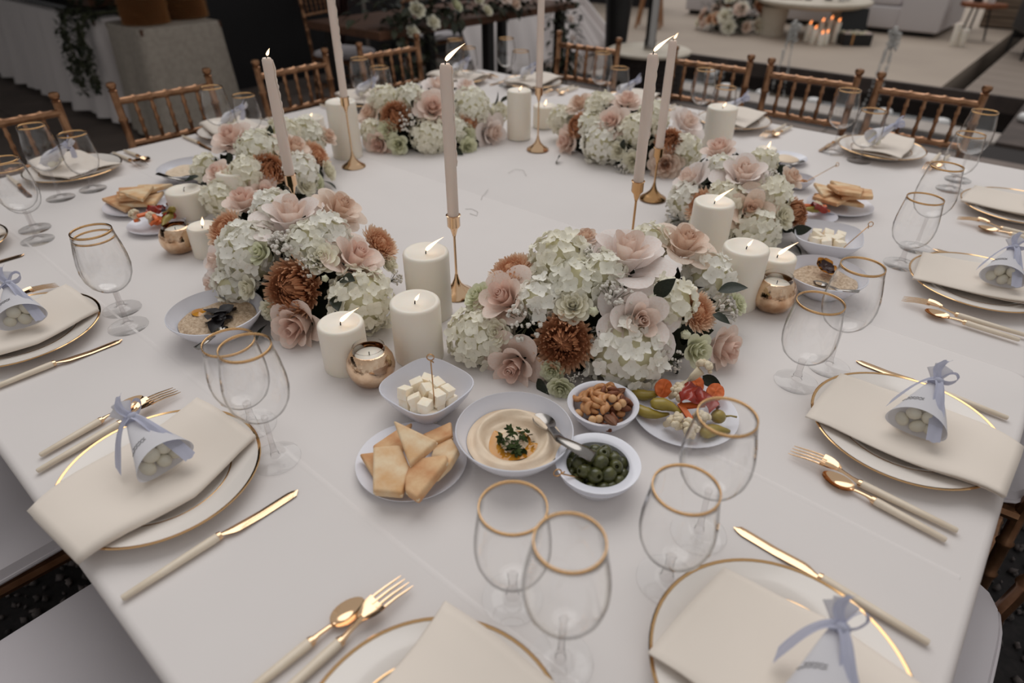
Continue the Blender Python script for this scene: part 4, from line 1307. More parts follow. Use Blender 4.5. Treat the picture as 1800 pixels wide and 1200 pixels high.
wedge([(0.5174, -0.8943), (0.5337, -0.8737), (0.5625, -0.9063)], .017, .010, 'pitadark', .10, .15, 'small toasted pita tip at the left of the front plate', g1)
wedge([(0.5203, -0.8732), (0.522, -0.83), (0.5274, -0.8053), (0.5574, -0.8515), (0.5294, -0.8788)], .021, .012, 'pitadark', .05, .1, 'toasted pita wedge under the pale triangle, front plate', g1)
wedge([(0.5577, -0.8129), (0.5757, -0.7705), (0.5991, -0.7913), (0.584, -0.8179)], .026, .012, 'pitadark', .12, -.1, 'toasted pita wedge at the back of the front plate', g1)
wedge([(0.5736, -0.7992), (0.5975, -0.7909), (0.6298, -0.8085), (0.641, -0.8369), (0.6412, -0.8654), (0.609, -0.8488)], .027, .012, 'pita', .10, -.35, 'browned pita wedge at the right of the front plate', g1)
wedge([(0.5343, -0.8817), (0.5609, -0.8556), (0.6, -0.8731), (0.6248, -0.9094), (0.5919, -0.9305)], .030, .014, 'pita', .10, .03, 'pale square pita piece at the front left of the plate', g1)
wedge([(0.5921, -0.8623), (0.631, -0.8311), (0.6391, -0.8391), (0.6494, -0.9055), (0.6259, -0.9052), (0.6086, -0.8895)], .034, .015, 'pitadark', .16, -.12, 'thick toasted pita piece at the front of the plate', g1)
wedge([(0.5288, -0.838), (0.6062, -0.8262), (0.6046, -0.8768)], .046, .014, 'pita', .2, .05, 'pale pita triangle on top of the front plate', g1)

def bread_pile(c, R, n, lab, grp, seed, h0=.018):
    rng = random.Random(seed)
    for k in range(n):
        a = rng.uniform(0, 6.28)
        d = R * .5 * sqrt(rng.uniform(0, 1))
        x, y = c[0] + d * cos(a), c[1] + d * sin(a)
        L = R * rng.uniform(.55, .75)
        a0 = rng.uniform(0, 6.28)
        poly = [(x + L * cos(a0 + t), y + L * sin(a0 + t)) for t in ((0, 2.2, 4.0) if k % 2 else (0, 1.5, 2.6, 4.1))]
        wedge(poly, h0 + .0062 * k, .010, 'pita' if k % 2 else 'pitadark', rng.uniform(-.1, .1), rng.uniform(-.1, .1), lab, grp)
lp = (-0.6774, -0.6791)
dish('bread_plate', lp, 0, saucer_mesh('bread_plate', 0.0842), 'round white plate of pita left of the unlit pillar')
bread_pile(lp, 0.0842, 6, 'pita wedge on the plate left of the unlit pillar', 'pita wedges on the left plate', 5)
rp = (0.7218, 0.5227)
dish('bread_plate', rp, 0, saucer_mesh('bread_plate', 0.0815), 'round white plate of pita at right by the bouquet')
bread_pile(rp, 0.0815, 7, 'pita wedge on the right plate by the bouquet', 'pita wedges on the right plate', 9)

# --- hummus
HB = (0.6685, -0.7385)
hr = 0.0827
dish('hummus_bowl', HB, 0, bowl_mesh('hummus_bowl', hr, .052), 'large round white bowl of hummus at front centre')
def hum(u, v):
    a = 2 * pi * u
    r = hr * .815 * max(v, .01)
    q = v
    sw = q + .035 * sin(a + 1.2) + .03 * sin(2 * a)
    z = .031 + .008 * math.exp(-((sw - .76) / .11) ** 2) - .0075 * math.exp(-((sw - .44) / .17) ** 2) + .006 * math.exp(-(q / .15) ** 2)
    z += .0016 * sin(a * 2 + q * 26) * min(1, q * 1.4) + .0012 * sin(a * 3 - q * 44) * q
    return (r * cos(a), r * sin(a), z)
hm = obj('hummus', MB().grid(hum, 64, 24, wrap=True).mesh('hummus', sharp=0), 'hummus', None, (HB[0], HB[1], TOP))
tag(hm, 'swirled beige hummus in the large front bowl', 'hummus')
def oilf(u, v):
    a = 2 * pi * u
    q = .26 + .30 * v + .04 * sin(a * 3)
    if cos(a - 1.9) > .35:
        q = .30 + .06 * v
    p = hum(u, q)
    return (p[0], p[1], .0268 + .0006 * (1 - abs(v - .5) * 2))
obj('olive_oil', MB().grid(oilf, 64, 4, wrap=True).mesh('olive_oil', sharp=0), 'oil', hm)
ps = MB()
rng = random.Random(4)
for k in range(46):
    a, d = rng.uniform(0, 6.28), .024 * sqrt(rng.uniform(0, 1))
    m4 = Matrix.Translation((d * cos(a) + .002, d * sin(a) - .002, .031 + rng.uniform(0, .013) * (1 - d / .03))) @ Euler((rng.uniform(-.9, .9), rng.uniform(-.9, .9), rng.uniform(0, 6))).to_matrix().to_4x4() @ Matrix.Scale(rng.uniform(.007, .012), 4)
    for j in (-1, 0, 1):
        ps.grid(lambda u, v: leaf_fn(u, v, .24), 2, 4, m4 @ Matrix.Rotation(j * .8, 4, 'Z'))
obj('parsley', ps.mesh('parsley', sharp=0), 'herb', hm)

def serving_spoon(name, P, label, w=.006, cat='spoon'):
    """Steel spoon whose handle runs along the points P, bowl buried at the first one."""
    t = thing(name, label, cat, P[0], 0, 'steel serving spoons')
    V = [Vector(p) - Vector(P[0]) for p in P]
    n = len(V)
    obj('handle', MB().tube([tuple(v) for v in V[1:]], [w * (.55 + .5 * k / (n - 2)) for k in range(n - 1)], 10, flat=.35).mesh('handle', sharp=0), 'steel', t)
    d = (V[1] - V[0])
    L = max(d.length, .03)
    yaw = math.atan2(d.y, d.x)
    b = MB()
    b.grid(lambda u, v: (L * .5 + L * .55 * max(v, .02) * cos(2 * pi * u), L * .34 * max(v, .02) * sin(2 * pi * u), -.006 * (1 - v * v) + d.z * (.5 + .5 * v * cos(2 * pi * u))), 24, 6, wrap=True)
    obj('spoon_bowl', b.mesh('spoon_bowl', sharp=0), 'steel', t, rot=(0, 0, yaw))
    return t
def Z(xy, z):
    return (xy[0], xy[1], TOP + z)
serving_spoon('serving_spoon', [Z((0.6629, -0.6787), .036), Z((0.7011, -0.6972), .044), Z((0.7331, -0.7177), .056), Z((0.7586, -0.7204), .060), Z((0.7859, -0.7156), .055)],
              'steel serving spoon from the hummus across to the olives', .0105)

# --- cheese
def cube_mesh(s):
    return MB().box(-s, s, -s, s, -s, s).mesh('cheese_cube', bevel=s * .16, bseg=2, sharp=35)
CUBE = [cube_mesh(.0112), cube_mesh(.0104)]
def cheese_bowl(px_, R, h, rz, lab, nlab, grp, seed, lims, s=1.0):
    dish('cheese_bowl', px_, 0, bowl_mesh('cheese_bowl', R, h, sup=3.4, base=.5), lab, rz)
    rng = random.Random(seed)
    st = .0250 * s
    k = 0
    for lay, (nn, z) in enumerate(((2, .0145), (3, .0335))):
        for i in range(-nn, nn + 1):
            for j in range(-nn, nn + 1):
                x, y = i * st + rng.uniform(-.003, .003), j * st + rng.uniform(-.003, .003)
                lim = R * lims[min(lay, 1)]
                if max(abs(x), abs(y)) * .8 + math.hypot(x, y) * .35 > lim or (lay == 1 and rng.random() < .06):
                    continue
                c, s_ = cos(rz), sin(rz)
                piece('cheese_cube', CUBE[k % 2], 'cheese', (px_[0] + x * c - y * s_, px_[1] + x * s_ + y * c, TOP + z * (h / .05) + rng.uniform(-.001, .004)),
                      (rng.uniform(-.35, .35), rng.uniform(-.35, .35), rng.uniform(0, 6)), nlab, 'cheese', grp, s)
                k += 1
CB = (0.5007, -0.7484)
cheese_bowl(CB, 0.0627, .05, .03, 'squarish white bowl of cheese cubes beside the front votive', 'cube of white cheese in the front squarish bowl', 'cheese cubes in the front bowl', 2, (.54, .78), .88)
RC = (0.7794, 0.2341)
cheese_bowl(RC, 0.0724, .045, .3, 'squarish white bowl of cheese cubes at right', 'cube of white cheese in the right squarish bowl', 'cheese cubes in the right bowl', 3, (.48, .72), .95)

def pick(p0, p1, label, grp='gold knotted cocktail picks'):
    a, b = Vector(p0), Vector(p1)
    mb = MB()
    d = (b - a).normalized()
    s = d.cross(Vector((.65, -.76, .3))).normalized()
    pts = [tuple(a), tuple(a.lerp(b, .5)), tuple(b)]
    r = .0052
    for k in range(1, 13):
        t = 2 * pi * k / 12
        pts.append(tuple(b + d * r * (1 - cos(t)) + s * r * sin(t)))
    pts.append(tuple(b - d * .004 + s * .004))
    mb.tube(pts, .0010, 6)
    return piece('cocktail_pick', mb.mesh('cocktail_pick', sharp=0), 'brass', (0, 0, 0), (0, 0, 0), label, 'pick', grp)
pick(Z((0.5285, -0.7599), .03), Z((0.5278, -0.7595), .115), 'knotted gold pick standing in the front cheese bowl')
pick(Z((0.8212, 0.1917), .03), Z((0.8533, 0.2323), .085), 'knotted gold pick leaning in the right cheese bowl')
pick(Z((0.7875, -0.7395), .035), Z((0.7685, -0.7632), .05), 'knotted gold pick resting on the olive bowl rim')
pick(Z((0.5983, 0.5777), .02), Z((0.6414, 0.7127), .05), 'knotted gold pick leaning from the small bowl at far right')

# --- olives
OB = (0.7881, -0.7062)
orad = 0.0572
dish('olive_bowl', OB, 0, bowl_mesh('olive_bowl', orad, .040, lip=.012, base=.55), 'round white bowl of green olives at front centre right')
OL = MB().lathe([(.0028, .0098), (.0048, .0102), (.0078, .0078), (.0102, .002), (.0103, -.003), (.0080, -.0085), (.004, -.0112), (0, -.0116)], 16).lathe([(.0028, .0098), (.0030, .004), (0, .003)], 16).mesh('olive', sharp=0)
rng = random.Random(11)
for lay, (n, rad, z) in enumerate(((7, .30, .016), (14, .62, .024), (9, .42, .037), (3, .15, .046))):
    for k in range(n):
        a = 2 * pi * k / n + lay * .5 + rng.uniform(-.1, .1)
        x, y = OB[0] + orad * rad * cos(a), OB[1] + orad * rad * sin(a)
        piece('olive', OL, 'olive', (x, y, TOP + z + rng.uniform(-.001, .002)), (rng.uniform(-1.2, 1.2), rng.uniform(-1.2, 1.2), rng.uniform(0, 6)), 'glossy green olive in the round front bowl', 'olive', 'green olives in the bowl', rng.uniform(.9, 1.05))

# --- nuts
def cashew_mesh():
    pts, rad = [], []
    for k in range(10):
        t = k / 9
        a = -1.35 + 2.7 * t
        pts.append((.0085 * cos(a) - .005, .0085 * sin(a), 0))
        rad.append(.0046 * (sin(pi * (.13 + .74 * t)) ** .6) * (1.12 - .25 * t))
    return MB().tube(pts, rad, 9).mesh('cashew', sharp=0)
CASH = cashew_mesh()
ALM = MB().lathe([(0, -.011), (.003, -.009), (.0058, -.003), (.0062, .002), (.004, .008), (0, .012)], 12, Matrix.Diagonal((1, .62, 1, 1))).mesh('almond', sharp=0)
def pec(u, v):
    a = 2 * pi * u
    r = sin(pi * v) ** .75
    gr = 1 - .22 * abs(sin(a * 4)) * (cos(a) ** 2 > .05)
    return (.0085 * r * cos(a) * gr, .0058 * r * sin(a) * gr * (.6 if abs(cos(a)) < .25 else 1), (v - .5) * .031)
PEC = MB().grid(pec, 32, 12, wrap=True).mesh('pecan', sharp=0)
HAZ = MB().ball((0, 0, 0), .0066, 12, 9, (1, 1, .92)).mesh('hazelnut')
NB = (0.7215, -0.5938)
nrad = 0.0541
dish('nut_bowl', NB, 0, bowl_mesh('nut_bowl', nrad, .036, lip=.006, base=.55), 'round white bowl of mixed nuts beside the hummus')
rng = random.Random(21)
def nut_pile(c, R, layers, where, grp, k0=0):
    k = k0
    for n, q, z in layers:
        for i in range(n):
            a = 2.4 * k + rng.uniform(-.3, .3)
            d = R * q * sqrt(rng.uniform(.15, 1))
            kind = ('cashew', 'cashew', 'almond', 'cashew', 'hazelnut', 'cashew', 'cashew', 'almond')[k % 8]
            me, m = {'cashew': (CASH, 'cashew'), 'almond': (ALM, 'almond'), 'hazelnut': (HAZ, 'hazel')}[kind]
            piece(kind, me, m, (c[0] + d * cos(a), c[1] + d * sin(a), TOP + z + rng.uniform(0, .003)), (rng.uniform(-.7, .7), rng.uniform(-.7, .7) + (1.4 if kind == 'almond' else 0), rng.uniform(0, 6)),
                  {'cashew': 'curved golden cashew ', 'almond': 'brown almond ', 'hazelnut': 'pale round hazelnut '}[kind] + where, 'nut', kind + 's ' + grp)
            k += 1
nut_pile(NB, nrad, ((14, .62, .013), (24, .80, .024), (24, .80, .033), (16, .58, .041), (7, .30, .048)), 'in the mixed nut bowl beside the hummus', 'in the nut bowl')
pn = (0.7594, -0.6337)
piece('pecan', PEC, 'pecan', Z(pn, .05), (1.45, .15, 1.1), 'ridged brown pecan on top of the mixed nuts, nearest the front', 'nut', 'pecans in the nut bowl')
pn = (0.7243, -0.5589)
piece('pecan', PEC, 'pecan', Z(pn, .036), (1.3, .3, 2.6), 'dark pecan at the back of the mixed nuts', 'nut', 'pecans in the nut bowl')

# --- pickled vegetables
def pepper_mesh(L, r, bend):
    pts, rad = [], []
    for k in range(12):
        t = k / 11
        pts.append(((t - .5) * L, bend * (t - .5) ** 2 * L * 2, 0))
        rad.append(r * (min(1, t * 5 + .25) ** .5) * (1 - .75 * max(0, t - .45) / .55) * (1 + .05 * sin(t * 22)))
    mb = MB().tube(pts, rad, 12, flat=.8)
    return mb.mesh('pickled_pepper', sharp=0)
PEP = [pepper_mesh(.052, .0095, .35), pepper_mesh(.046, .0105, -.3)]
def cauli_mesh(seed):
    rg = random.Random(seed)
    mb = MB().tube([(0, 0, -.014), (0, 0, -.004), (.001, 0, .004)], [.0045, .0055, .010], 10)
    for k in range(26):
        a, e = rg.uniform(0, 6.28), rg.uniform(.05, 1.5)
        mb.ball((.013 * cos(a) * cos(e), .013 * sin(a) * cos(e), .004 + .010 * sin(e)), rg.uniform(.0035, .006), 7, 5)
    return mb.mesh('cauliflower', sharp=0)
CAU = [cauli_mesh(1), cauli_mesh(2)]
def crinkle(u, v):
    a = 2 * pi * u
    r = .0135 * min(1, v * 3) if v < .333 else (.0135 if v < .667 else .0135 * (1 - v) * 3)
    zz = -.0025 if v < .34 else (.0025 if v > .66 else (v - .5) * 3 * .005)
    return (r * cos(a), r * sin(a) * 1.1, zz + .0012 * sin(r * cos(a) * 1500))
CAR = MB().grid(crinkle, 28, 12, wrap=True).mesh('carrot_slice', sharp=60)
STK = MB().box(-.019, .019, -.0042, .0042, -.0036, .0036).mesh('carrot_stick', bevel=.001, sharp=40)
def redf(u, v):
    a = u * 3.2
    r = .016 * (1 - .2 * v)
    return (r * cos(a) + .003 * sin(v * 9), (v - .5) * .04, r * sin(a) * .9 + .003 * sin(u * 12 + v * 7))
RED = MB().grid(redf, 16, 12).mesh('red_pepper', sharp=0)
CHE = MB().ball((0, 0, 0), .0115, 14, 10, (1, 1, .9)).tube([(.010, 0, .003), (.017, .001, .005), (.026, .002, .004)], [.0018, .0013, .0016], 6).mesh('cherry_pepper', sharp=0)
PP = (0.8148, -0.5043)
prad = 0.0798
dish('pickle_plate', PP, 0, saucer_mesh('pickle_plate', prad), 'round white plate of pickled vegetables at front right')
gp = 'pickled vegetables on the front plate'
wl = ' on the front pickle plate'
for me, m, xy, z, rot, nm, lb in (
        (PEP[0], 'pickle', (0.7524, -0.5115), .017, (.1, 0, .75), 'pickled_pepper', 'yellow-green pickled pepper at the back left'),
        (PEP[1], 'pickle', (0.7933, -0.5266), .028, (.2, .1, .35), 'pickled_pepper', 'yellow-green pickled pepper on top'),
        (PEP[0], 'pickle', (0.781, -0.5483), .018, (0, .1, .5), 'pickled_pepper', 'yellow-green pickled pepper at the front left'),
        (CAU[0], 'cauli', (0.7903, -0.4946), .030, (.5, .3, 1), 'cauliflower', 'white cauliflower piece beneath the red pepper'),
        (CAU[1], 'cauli', (0.8151, -0.5493), .022, (.7, -.3, 2), 'cauliflower', 'white cauliflower piece at the front'),
        (CAU[0], 'cauli', (0.8429, -0.5453), .020, (-.6, .3, 4), 'cauliflower', 'small cauliflower piece nearest the front rim'),
        (CAU[1], 'cauli', (0.8494, -0.5229), .022, (.4, .5, 3), 'cauliflower', 'cauliflower piece seen through the tall glass'),
        (CAR, 'carrot', (0.7694, -0.4952), .030, (1.0, .3, .6), 'carrot_slice', 'upright crinkle carrot slice at the left'),
        (CAR, 'carrot', (0.8342, -0.4464), .026, (.5, .3, .2), 'carrot_slice', 'crinkle carrot slice at the right'),
        (CAR, 'carrot', (0.7986, -0.4418), .022, (.7, -.1, 1.2), 'carrot_slice', 'crinkle carrot slice at the back'),
        (STK, 'carrot', (0.8238, -0.5035), .030, (.2, -.1, .75), 'carrot_stick', 'orange carrot stick across the middle'),
        (STK, 'carrot', (0.8238, -0.5219), .026, (.3, .2, -.5), 'carrot_stick', 'orange carrot stick pointing to the front'),
        (RED, 'redp', (0.8121, -0.4937), .034, (.2, .1, .5), 'red_pepper', 'dark red pepper curl at the left'),
        (RED, 'redp', (0.8334, -0.4854), .030, (.4, .5, 1.6), 'red_pepper', 'dark red pepper curl at the right'),
        (CHE, 'pickle', (0.8622, -0.4925), .022, (0, 0, .4), 'cherry_pepper', 'round stemmed pickled pepper'),
        (PEP[1], 'pickle', (0.8688, -0.5173), .016, (.1, .1, 1.0), 'pickled_pepper', 'pale pickled pepper at the right rim')):
    piece(nm, me, m, Z(xy, z), rot, lb + wl, 'vegetable', gp, 1.0)
sp = MB().tube([(0, 0, 0), (.004, .002, .014), (.008, .004, .028), (.012, .007, .042)], [.0075, .0052, .0050, .0068], 10)
for k in range(22):
    a, e = RND(0, 6.28), RND(0, 1.5)
    sp.ball((.014 + .010 * cos(a) * cos(e), .008 + .010 * sin(a) * cos(e), .045 + .010 * sin(e)), RND(.003, .005), 6, 4)
piece('cauliflower', sp.mesh('cauliflower', sharp=0), 'cauli', Z((0.7843, -0.4786), .022), (-.15, .35, .3), 'tall cauliflower stalk leaning against the bouquet', 'vegetable', gp, 1.15)

def veg_mix(c, R, lab, grp, seed, n=11):
    rg = random.Random(seed)
    for k in range(n):
        a, d = rg.uniform(0, 6.28), R * .62 * sqrt(rg.uniform(0, 1))
        me, m, nm, w = [(STK, 'carrot', 'carrot_stick', 'orange carrot stick '), (CAR, 'carrot', 'carrot_slice', 'orange carrot slice '), (STK, 'carrot', 'carrot_stick', 'orange carrot stick '),
                        (RED, 'redp', 'red_pepper', 'red pepper curl '), (CAU[1], 'cauli', 'cauliflower', 'white cauliflower piece '), (PEP[0], 'pickle', 'pickled_pepper', 'green pickled pepper ')][k % 6]
        piece(nm, me, m, (c[0] + d * cos(a), c[1] + d * sin(a), TOP + .018 + .0018 * k), (rg.uniform(-.6, .6), rg.uniform(-.6, .6), rg.uniform(0, 6)), w + lab, 'vegetable', nm.replace('_', ' ') + 's ' + lab, .95)
lv = (-0.5144, -0.7064)
dish('pickle_plate', lv, 0, saucer_mesh('pickle_plate', 0.0665), 'round white plate of carrots and cauliflower by the left votive')
veg_mix(lv, 0.0665, 'on the plate by the left votive', 'left', 3, 13)
rv = (0.6989, 0.409)
dish('pickle_plate', rv, 0, saucer_mesh('pickle_plate', 0.0515), 'small white plate of vegetables between right pita and cheese')
veg_mix(rv, 0.0515, 'on the small plate at right', 'right', 8, 7)
ln = (-0.6039, -0.6141)
dish('nut_dish', ln, 0, bowl_mesh('nut_dish', 0.0477, .022, lip=.004, base=.6), 'small white dish of nuts behind the unlit pillar')
nut_pile(ln, 0.0477, ((8, .6, .012), (7, .55, .018)), 'in the small dish behind the unlit pillar', 'in the left dish')

# --- dips
def dip_bowl(xy, R, h, label, dlabel, m, seed, tilt=0.0):
    dish('dip_bowl', xy, 0, bowl_mesh('dip_bowl', R, h, base=.45), label)
    rg = random.Random(seed)
    ph = [rg.uniform(0, 6) for _ in range(6)]
    def fn(u, v):
        a = 2 * pi * u
        r = R * .80 * max(v, .01)
        z = h * .60 + .004 * (1 - v * v) + .0018 * sin(a * 3 + v * 8 + ph[0]) * v + .0014 * sin(a * 7 + v * 17 + ph[1]) * v + .0012 * sin(v * 31 + ph[2] + a * 2)
        return (r * cos(a), r * sin(a), z)
    d = obj('dip', MB().grid(fn, 56, 18, wrap=True).mesh('dip', sharp=0), m, None, (xy[0], xy[1], TOP))
    return tag(d, dlabel, 'dip')
LD = (0.0486, -0.8478)
ld = dip_bowl(LD, 0.0836, .050, 'round white bowl of grainy dip below the front left bouquet', 'grainy beige dip with black topping in the left bowl', 'ghan', 1)
bt = MB()
rng = random.Random(6)
for k in range(14):
    a, d = rng.uniform(0, 6.28), .020 * sqrt(rng.uniform(0, 1))
    m4 = Matrix.Translation((.012 + d * cos(a) * 1.25, .004 + d * sin(a) * .8, .037 + rng.uniform(0, .005))) @ Euler((rng.uniform(-.5, .5), rng.uniform(-.5, .5), rng.uniform(0, 6))).to_matrix().to_4x4() @ Matrix.Scale(rng.uniform(.024, .034), 4)
    bt.grid(lambda u, v: leaf_fn(u, v, .42), 4, 5, m4)
obj('black_topping', bt.mesh('black_topping', sharp=0), 'black', ld)
obj('olive_oil', MB().grid(lambda u, v: ((-.045 + .016 * v * cos(6.283 * u)) * 1, -.012 + .012 * v * sin(6.283 * u), .0342 - .0015 * v), 20, 4, wrap=True).mesh('olive_oil', sharp=0), 'oil', ld)
RD_ = (0.8394, 0.0319)
rd = dip_bowl(RD_, 0.0792, .048, 'round white bowl of dip with a pansy at right', 'beige grainy dip in the right bowl', 'ghan', 2)
pan = thing('pansy', 'dark brown and yellow pansy on the right dip', 'flower', Z((0.8281, 0.0552), .040), .4)
pan.scale = (1.55,) * 3
pan.rotation_euler = (.35, .2, .7)
for k, (a, L, w) in enumerate(((pi / 2 + .45, .017, .5), (pi / 2 - .45, .017, .5), (pi + .25, .015, .45), (-.25, .015, .45), (-pi / 2, .018, .62))):
    def pf(u, v, L=L, w=w):
        s = (u - .5) * 2
        return (L * v * (1 - .15 * s * s), s * L * w * sin(pi * (.1 + .75 * v)) ** .7, .003 * v + .002 * s * s + .0012 * sin(v * 8))
    o = obj('petal', MB().grid(pf, 6, 6).mesh('petal', sharp=0), 'yellow', pan, (0, 0, .0008 * k), (0, -.15, a))
    obj('dark_blotch', MB().grid(lambda u, v: tuple(Vector(pf(u, v * .82)) * .93 + Vector((0, 0, .0007))), 6, 6).mesh('dark_blotch', sharp=0), 'pansy', o)
serving_spoon('serving_spoon', [Z((0.8284, 0.0074), .034), Z((0.853, -0.001), .038), Z((0.8831, -0.0239), .046), Z((0.9164, -0.022), .055)], 'steel spoon resting in the pansy dip bowl', .006)
serving_spoon('serving_spoon', [Z((0.087, -0.854), .034), Z((0.1061, -0.8774), .040), Z((0.1356, -0.9104), .052), Z((0.1394, -0.9298), .05)], 'steel spoon at the front of the left grainy dip', .007)
BD = (-0.7702, -0.4809)
bd = dip_bowl(BD, 0.0916, .04, 'round white bowl of hummus at the left back bouquet', 'beige hummus in the left back bowl', 'hummus', 4)
serving_spoon('serving_spoon', [Z((-0.7276, -0.507), .03), Z((-0.661, -0.5532), .042), Z((-0.6924, -0.5748), .05), Z((-0.7352, -0.5889), .055)], 'steel spoon lying over the left back hummus bowl', .007)
FP = (0.4689, 0.8092)
dish('spread_plate', FP, 0, saucer_mesh('spread_plate', 0.0633), 'small white plate with spread behind the right bouquet')
tag(obj('spread', MB().lathe([(0, .014), (.022, .012), (.036, .007), (.04, .005), (0, .005)], 28).mesh('spread', sharp=0), 'hummus', None, Z(FP, .002)), 'beige spread on the small plate behind the right bouquet', 'dip')
serving_spoon('serving_spoon', [Z((0.4879, 0.7269), .016), Z((0.5106, 0.725), .018), Z((0.5241, 0.7414), .022), Z((0.5339, 0.7696), .024)], 'steel spoon on the small spread plate at right', .007)
SB = (0.5807, 0.6058)
dish('small_bowl', SB, 0, bowl_mesh('small_bowl', 0.0417, .028, base=.5), 'small white bowl with a pick right of the bouquet')
nut_pile(SB, 0.0417, ((6, .5, .012), (5, .45, .018)), 'in the small bowl right of the bouquet', 'in the right small bowl')

for k, (pa, lb) in enumerate((([(-0.1146, 0.1538), (-0.122, 0.194), (-0.0959, 0.203), (-0.061, 0.1742)], 'fine grey thread curled on the cloth, rear one'),
                              ([(-0.0313, -0.0534), (-0.0486, -0.0301), (-0.057, -0.0094), (-0.0715, 0.0183)], 'fine grey thread curled on the cloth, middle one'),
                              ([(-0.0199, -0.1272), (-0.0063, -0.1155), (0.018, -0.1197), (0.0336, -0.1406), (0.0101, -0.1413)], 'fine grey thread curled on the cloth beside the front candle stand'))):
    piece('thread', MB().tube([Z(q, .001) for q in pa], .00045, 4).mesh('thread', sharp=0), 'thread', (0, 0, 0), (0, 0, 0), lb, 'thread', 'threads on the cloth')

# ================================================================ behind the dinner table
BM = dict(
    linen=mat('grey_linen', (178, 168, 156), 0.9, var=(164, 154, 142), scale=30, bump=0.3, bscale=300),
    white=mat('white_drape_cloth', (222, 214, 212), 0.85),
    wood=plank_mat('brown_wood', (104, 68, 46), (78, 50, 34), 8, 0.8),
    paleoak=plank_mat('pale_wood', (176, 130, 92), (150, 106, 72), 8, 0.8),
    rust=plank_mat('live_edge_wood', (150, 92, 58), (116, 66, 40), 6, 1.2),
    charger=mat('gold_charger', (222, 176, 124), 0.35, 0.4),
    blackm=mat('black_paint', (14, 13, 14), 0.5),
    wick=mat('dark_wicker', (52, 42, 38), 0.8, var=(30, 24, 22), scale=40, bump=0.6, bscale=60, dist=.01),
    stone=mat('cream_stone', (206, 196, 180), 0.6, var=(196, 184, 166), scale=6),
    sofa=mat('white_upholstery', (214, 208, 208), 0.85, bump=.2, bscale=300),
    spray=foam_mat('fountain_water', (212, 210, 206), .5),
    greenb=mat('dim_foliage', (40, 46, 34), 0.6, var=(62, 64, 42), scale=12),
    redleaf=mat('dark_red_leaf', (66, 34, 30), 0.6),
    float=mat('white_float', (232, 230, 228), 0.4),
    terra=mat('dark_pot', (50, 44, 42), 0.7),
)

def rb(x0, x1, y0, y1, z0, z1, b=.03):
    return MB().box(x0, x1, y0, y1, z0, z1).mesh('sofa_part', bevel=b, bseg=3, sharp=50)

def covered_table(name, x0, x1, y0, y1, drop, m, label, wave, flare, rad=.06):
    t = thing('table', 'table hidden under the ' + label, 'table', ((x0 + x1) / 2, (y0 + y1) / 2, 0))
    hx, hy = (x1 - x0) / 2 - .01, (y1 - y0) / 2 - .01
    obj('tabletop', MB().box(-hx, hx, -hy, hy, TOP - .04, TOP - .004).mesh('tabletop', smooth=False), BM['wood'], t)
    lg = MB().lathe([(0, 0), (.02, 0), (.02, TOP - .04), (0, TOP - .04)], 8).mesh('leg')
    for sx in (-1, 1):
        for sy in (-1, 1):
            obj('leg', lg, BM['wood'], t, (sx * (hx - .06), sy * (hy - .06), 0))
    return tag(obj(name, cloth_mesh(name, x0, x1, y0, y1, TOP, drop, wave, rad, .015, flare), m), label, 'tablecloth')
covered_table('buffet_cloth', -8.6, -4.42, .62, 1.45, .70, BM['white'], 'long white cloth of the buffet at far left', .035, .06)
covered_table('linen_cloth', -4.27, -3.70, .64, 1.22, .72, BM['linen'], 'grey linen cloth of the small table with gold plates', .016, .05)
covered_me = MB().lathe([(0, .003), (.10, .003), (.115, .005), (.152, .0075), (.157, .0095), (.153, .0105), (.112, .0078), (.098, .006), (0, .006)], 32).mesh('charger_plate')
for (x, y, n, lb) in ((-3.95, .805, 17, 'gold charger plate in the taller stack on the linen table'), (-4.03, 1.125, 15, 'gold charger plate in the darker rear stack on the linen table')):
    for k in range(n):
        tag(obj('charger_plate', covered_me, BM['charger'], None, (x + RND(-.003, .003), y + RND(-.003, .003), TOP + .001 + .0150 * k)), lb, 'plate', lb.split(' in the ')[1])

tag(obj('serving_board', MB().box(-.75, .75, -.16, .16, 0, .035).mesh('serving_board', smooth=False, bevel=.008), BM['blackm'], None, (-5.35, .85, TOP + .001)), 'long dark serving board on the buffet cloth', 'board')
for x, y, w, lb in ((-5.0, .9, .2, 'brown wooden crate on the dark board'), (-4.62, 1.1, .14, 'small brown wooden crate beside the trailing vine')):
    cr = thing('wooden_crate', lb, 'crate', (x, y, TOP + (.037 if w == .2 else .001)))
    for k in range(3):
        for s in (-1, 1):
            obj('crate_slat', MB().box(-w, w, -.008, .008, .005 + .05 * k, .047 + .05 * k).mesh('crate_slat', smooth=False, bevel=.003), BM['wood'], cr, (0, s * w * .6, 0))
            obj('crate_slat', MB().box(-.008, .008, -w * .6, w * .6, .005 + .05 * k, .047 + .05 * k).mesh('crate_slat', smooth=False, bevel=.003), BM['wood'], cr, (s * w, 0, 0))
    obj('crate_bottom', MB().box(-w, w, -w * .6, w * .6, 0, .006).mesh('crate_bottom', smooth=False), BM['wood'], cr)

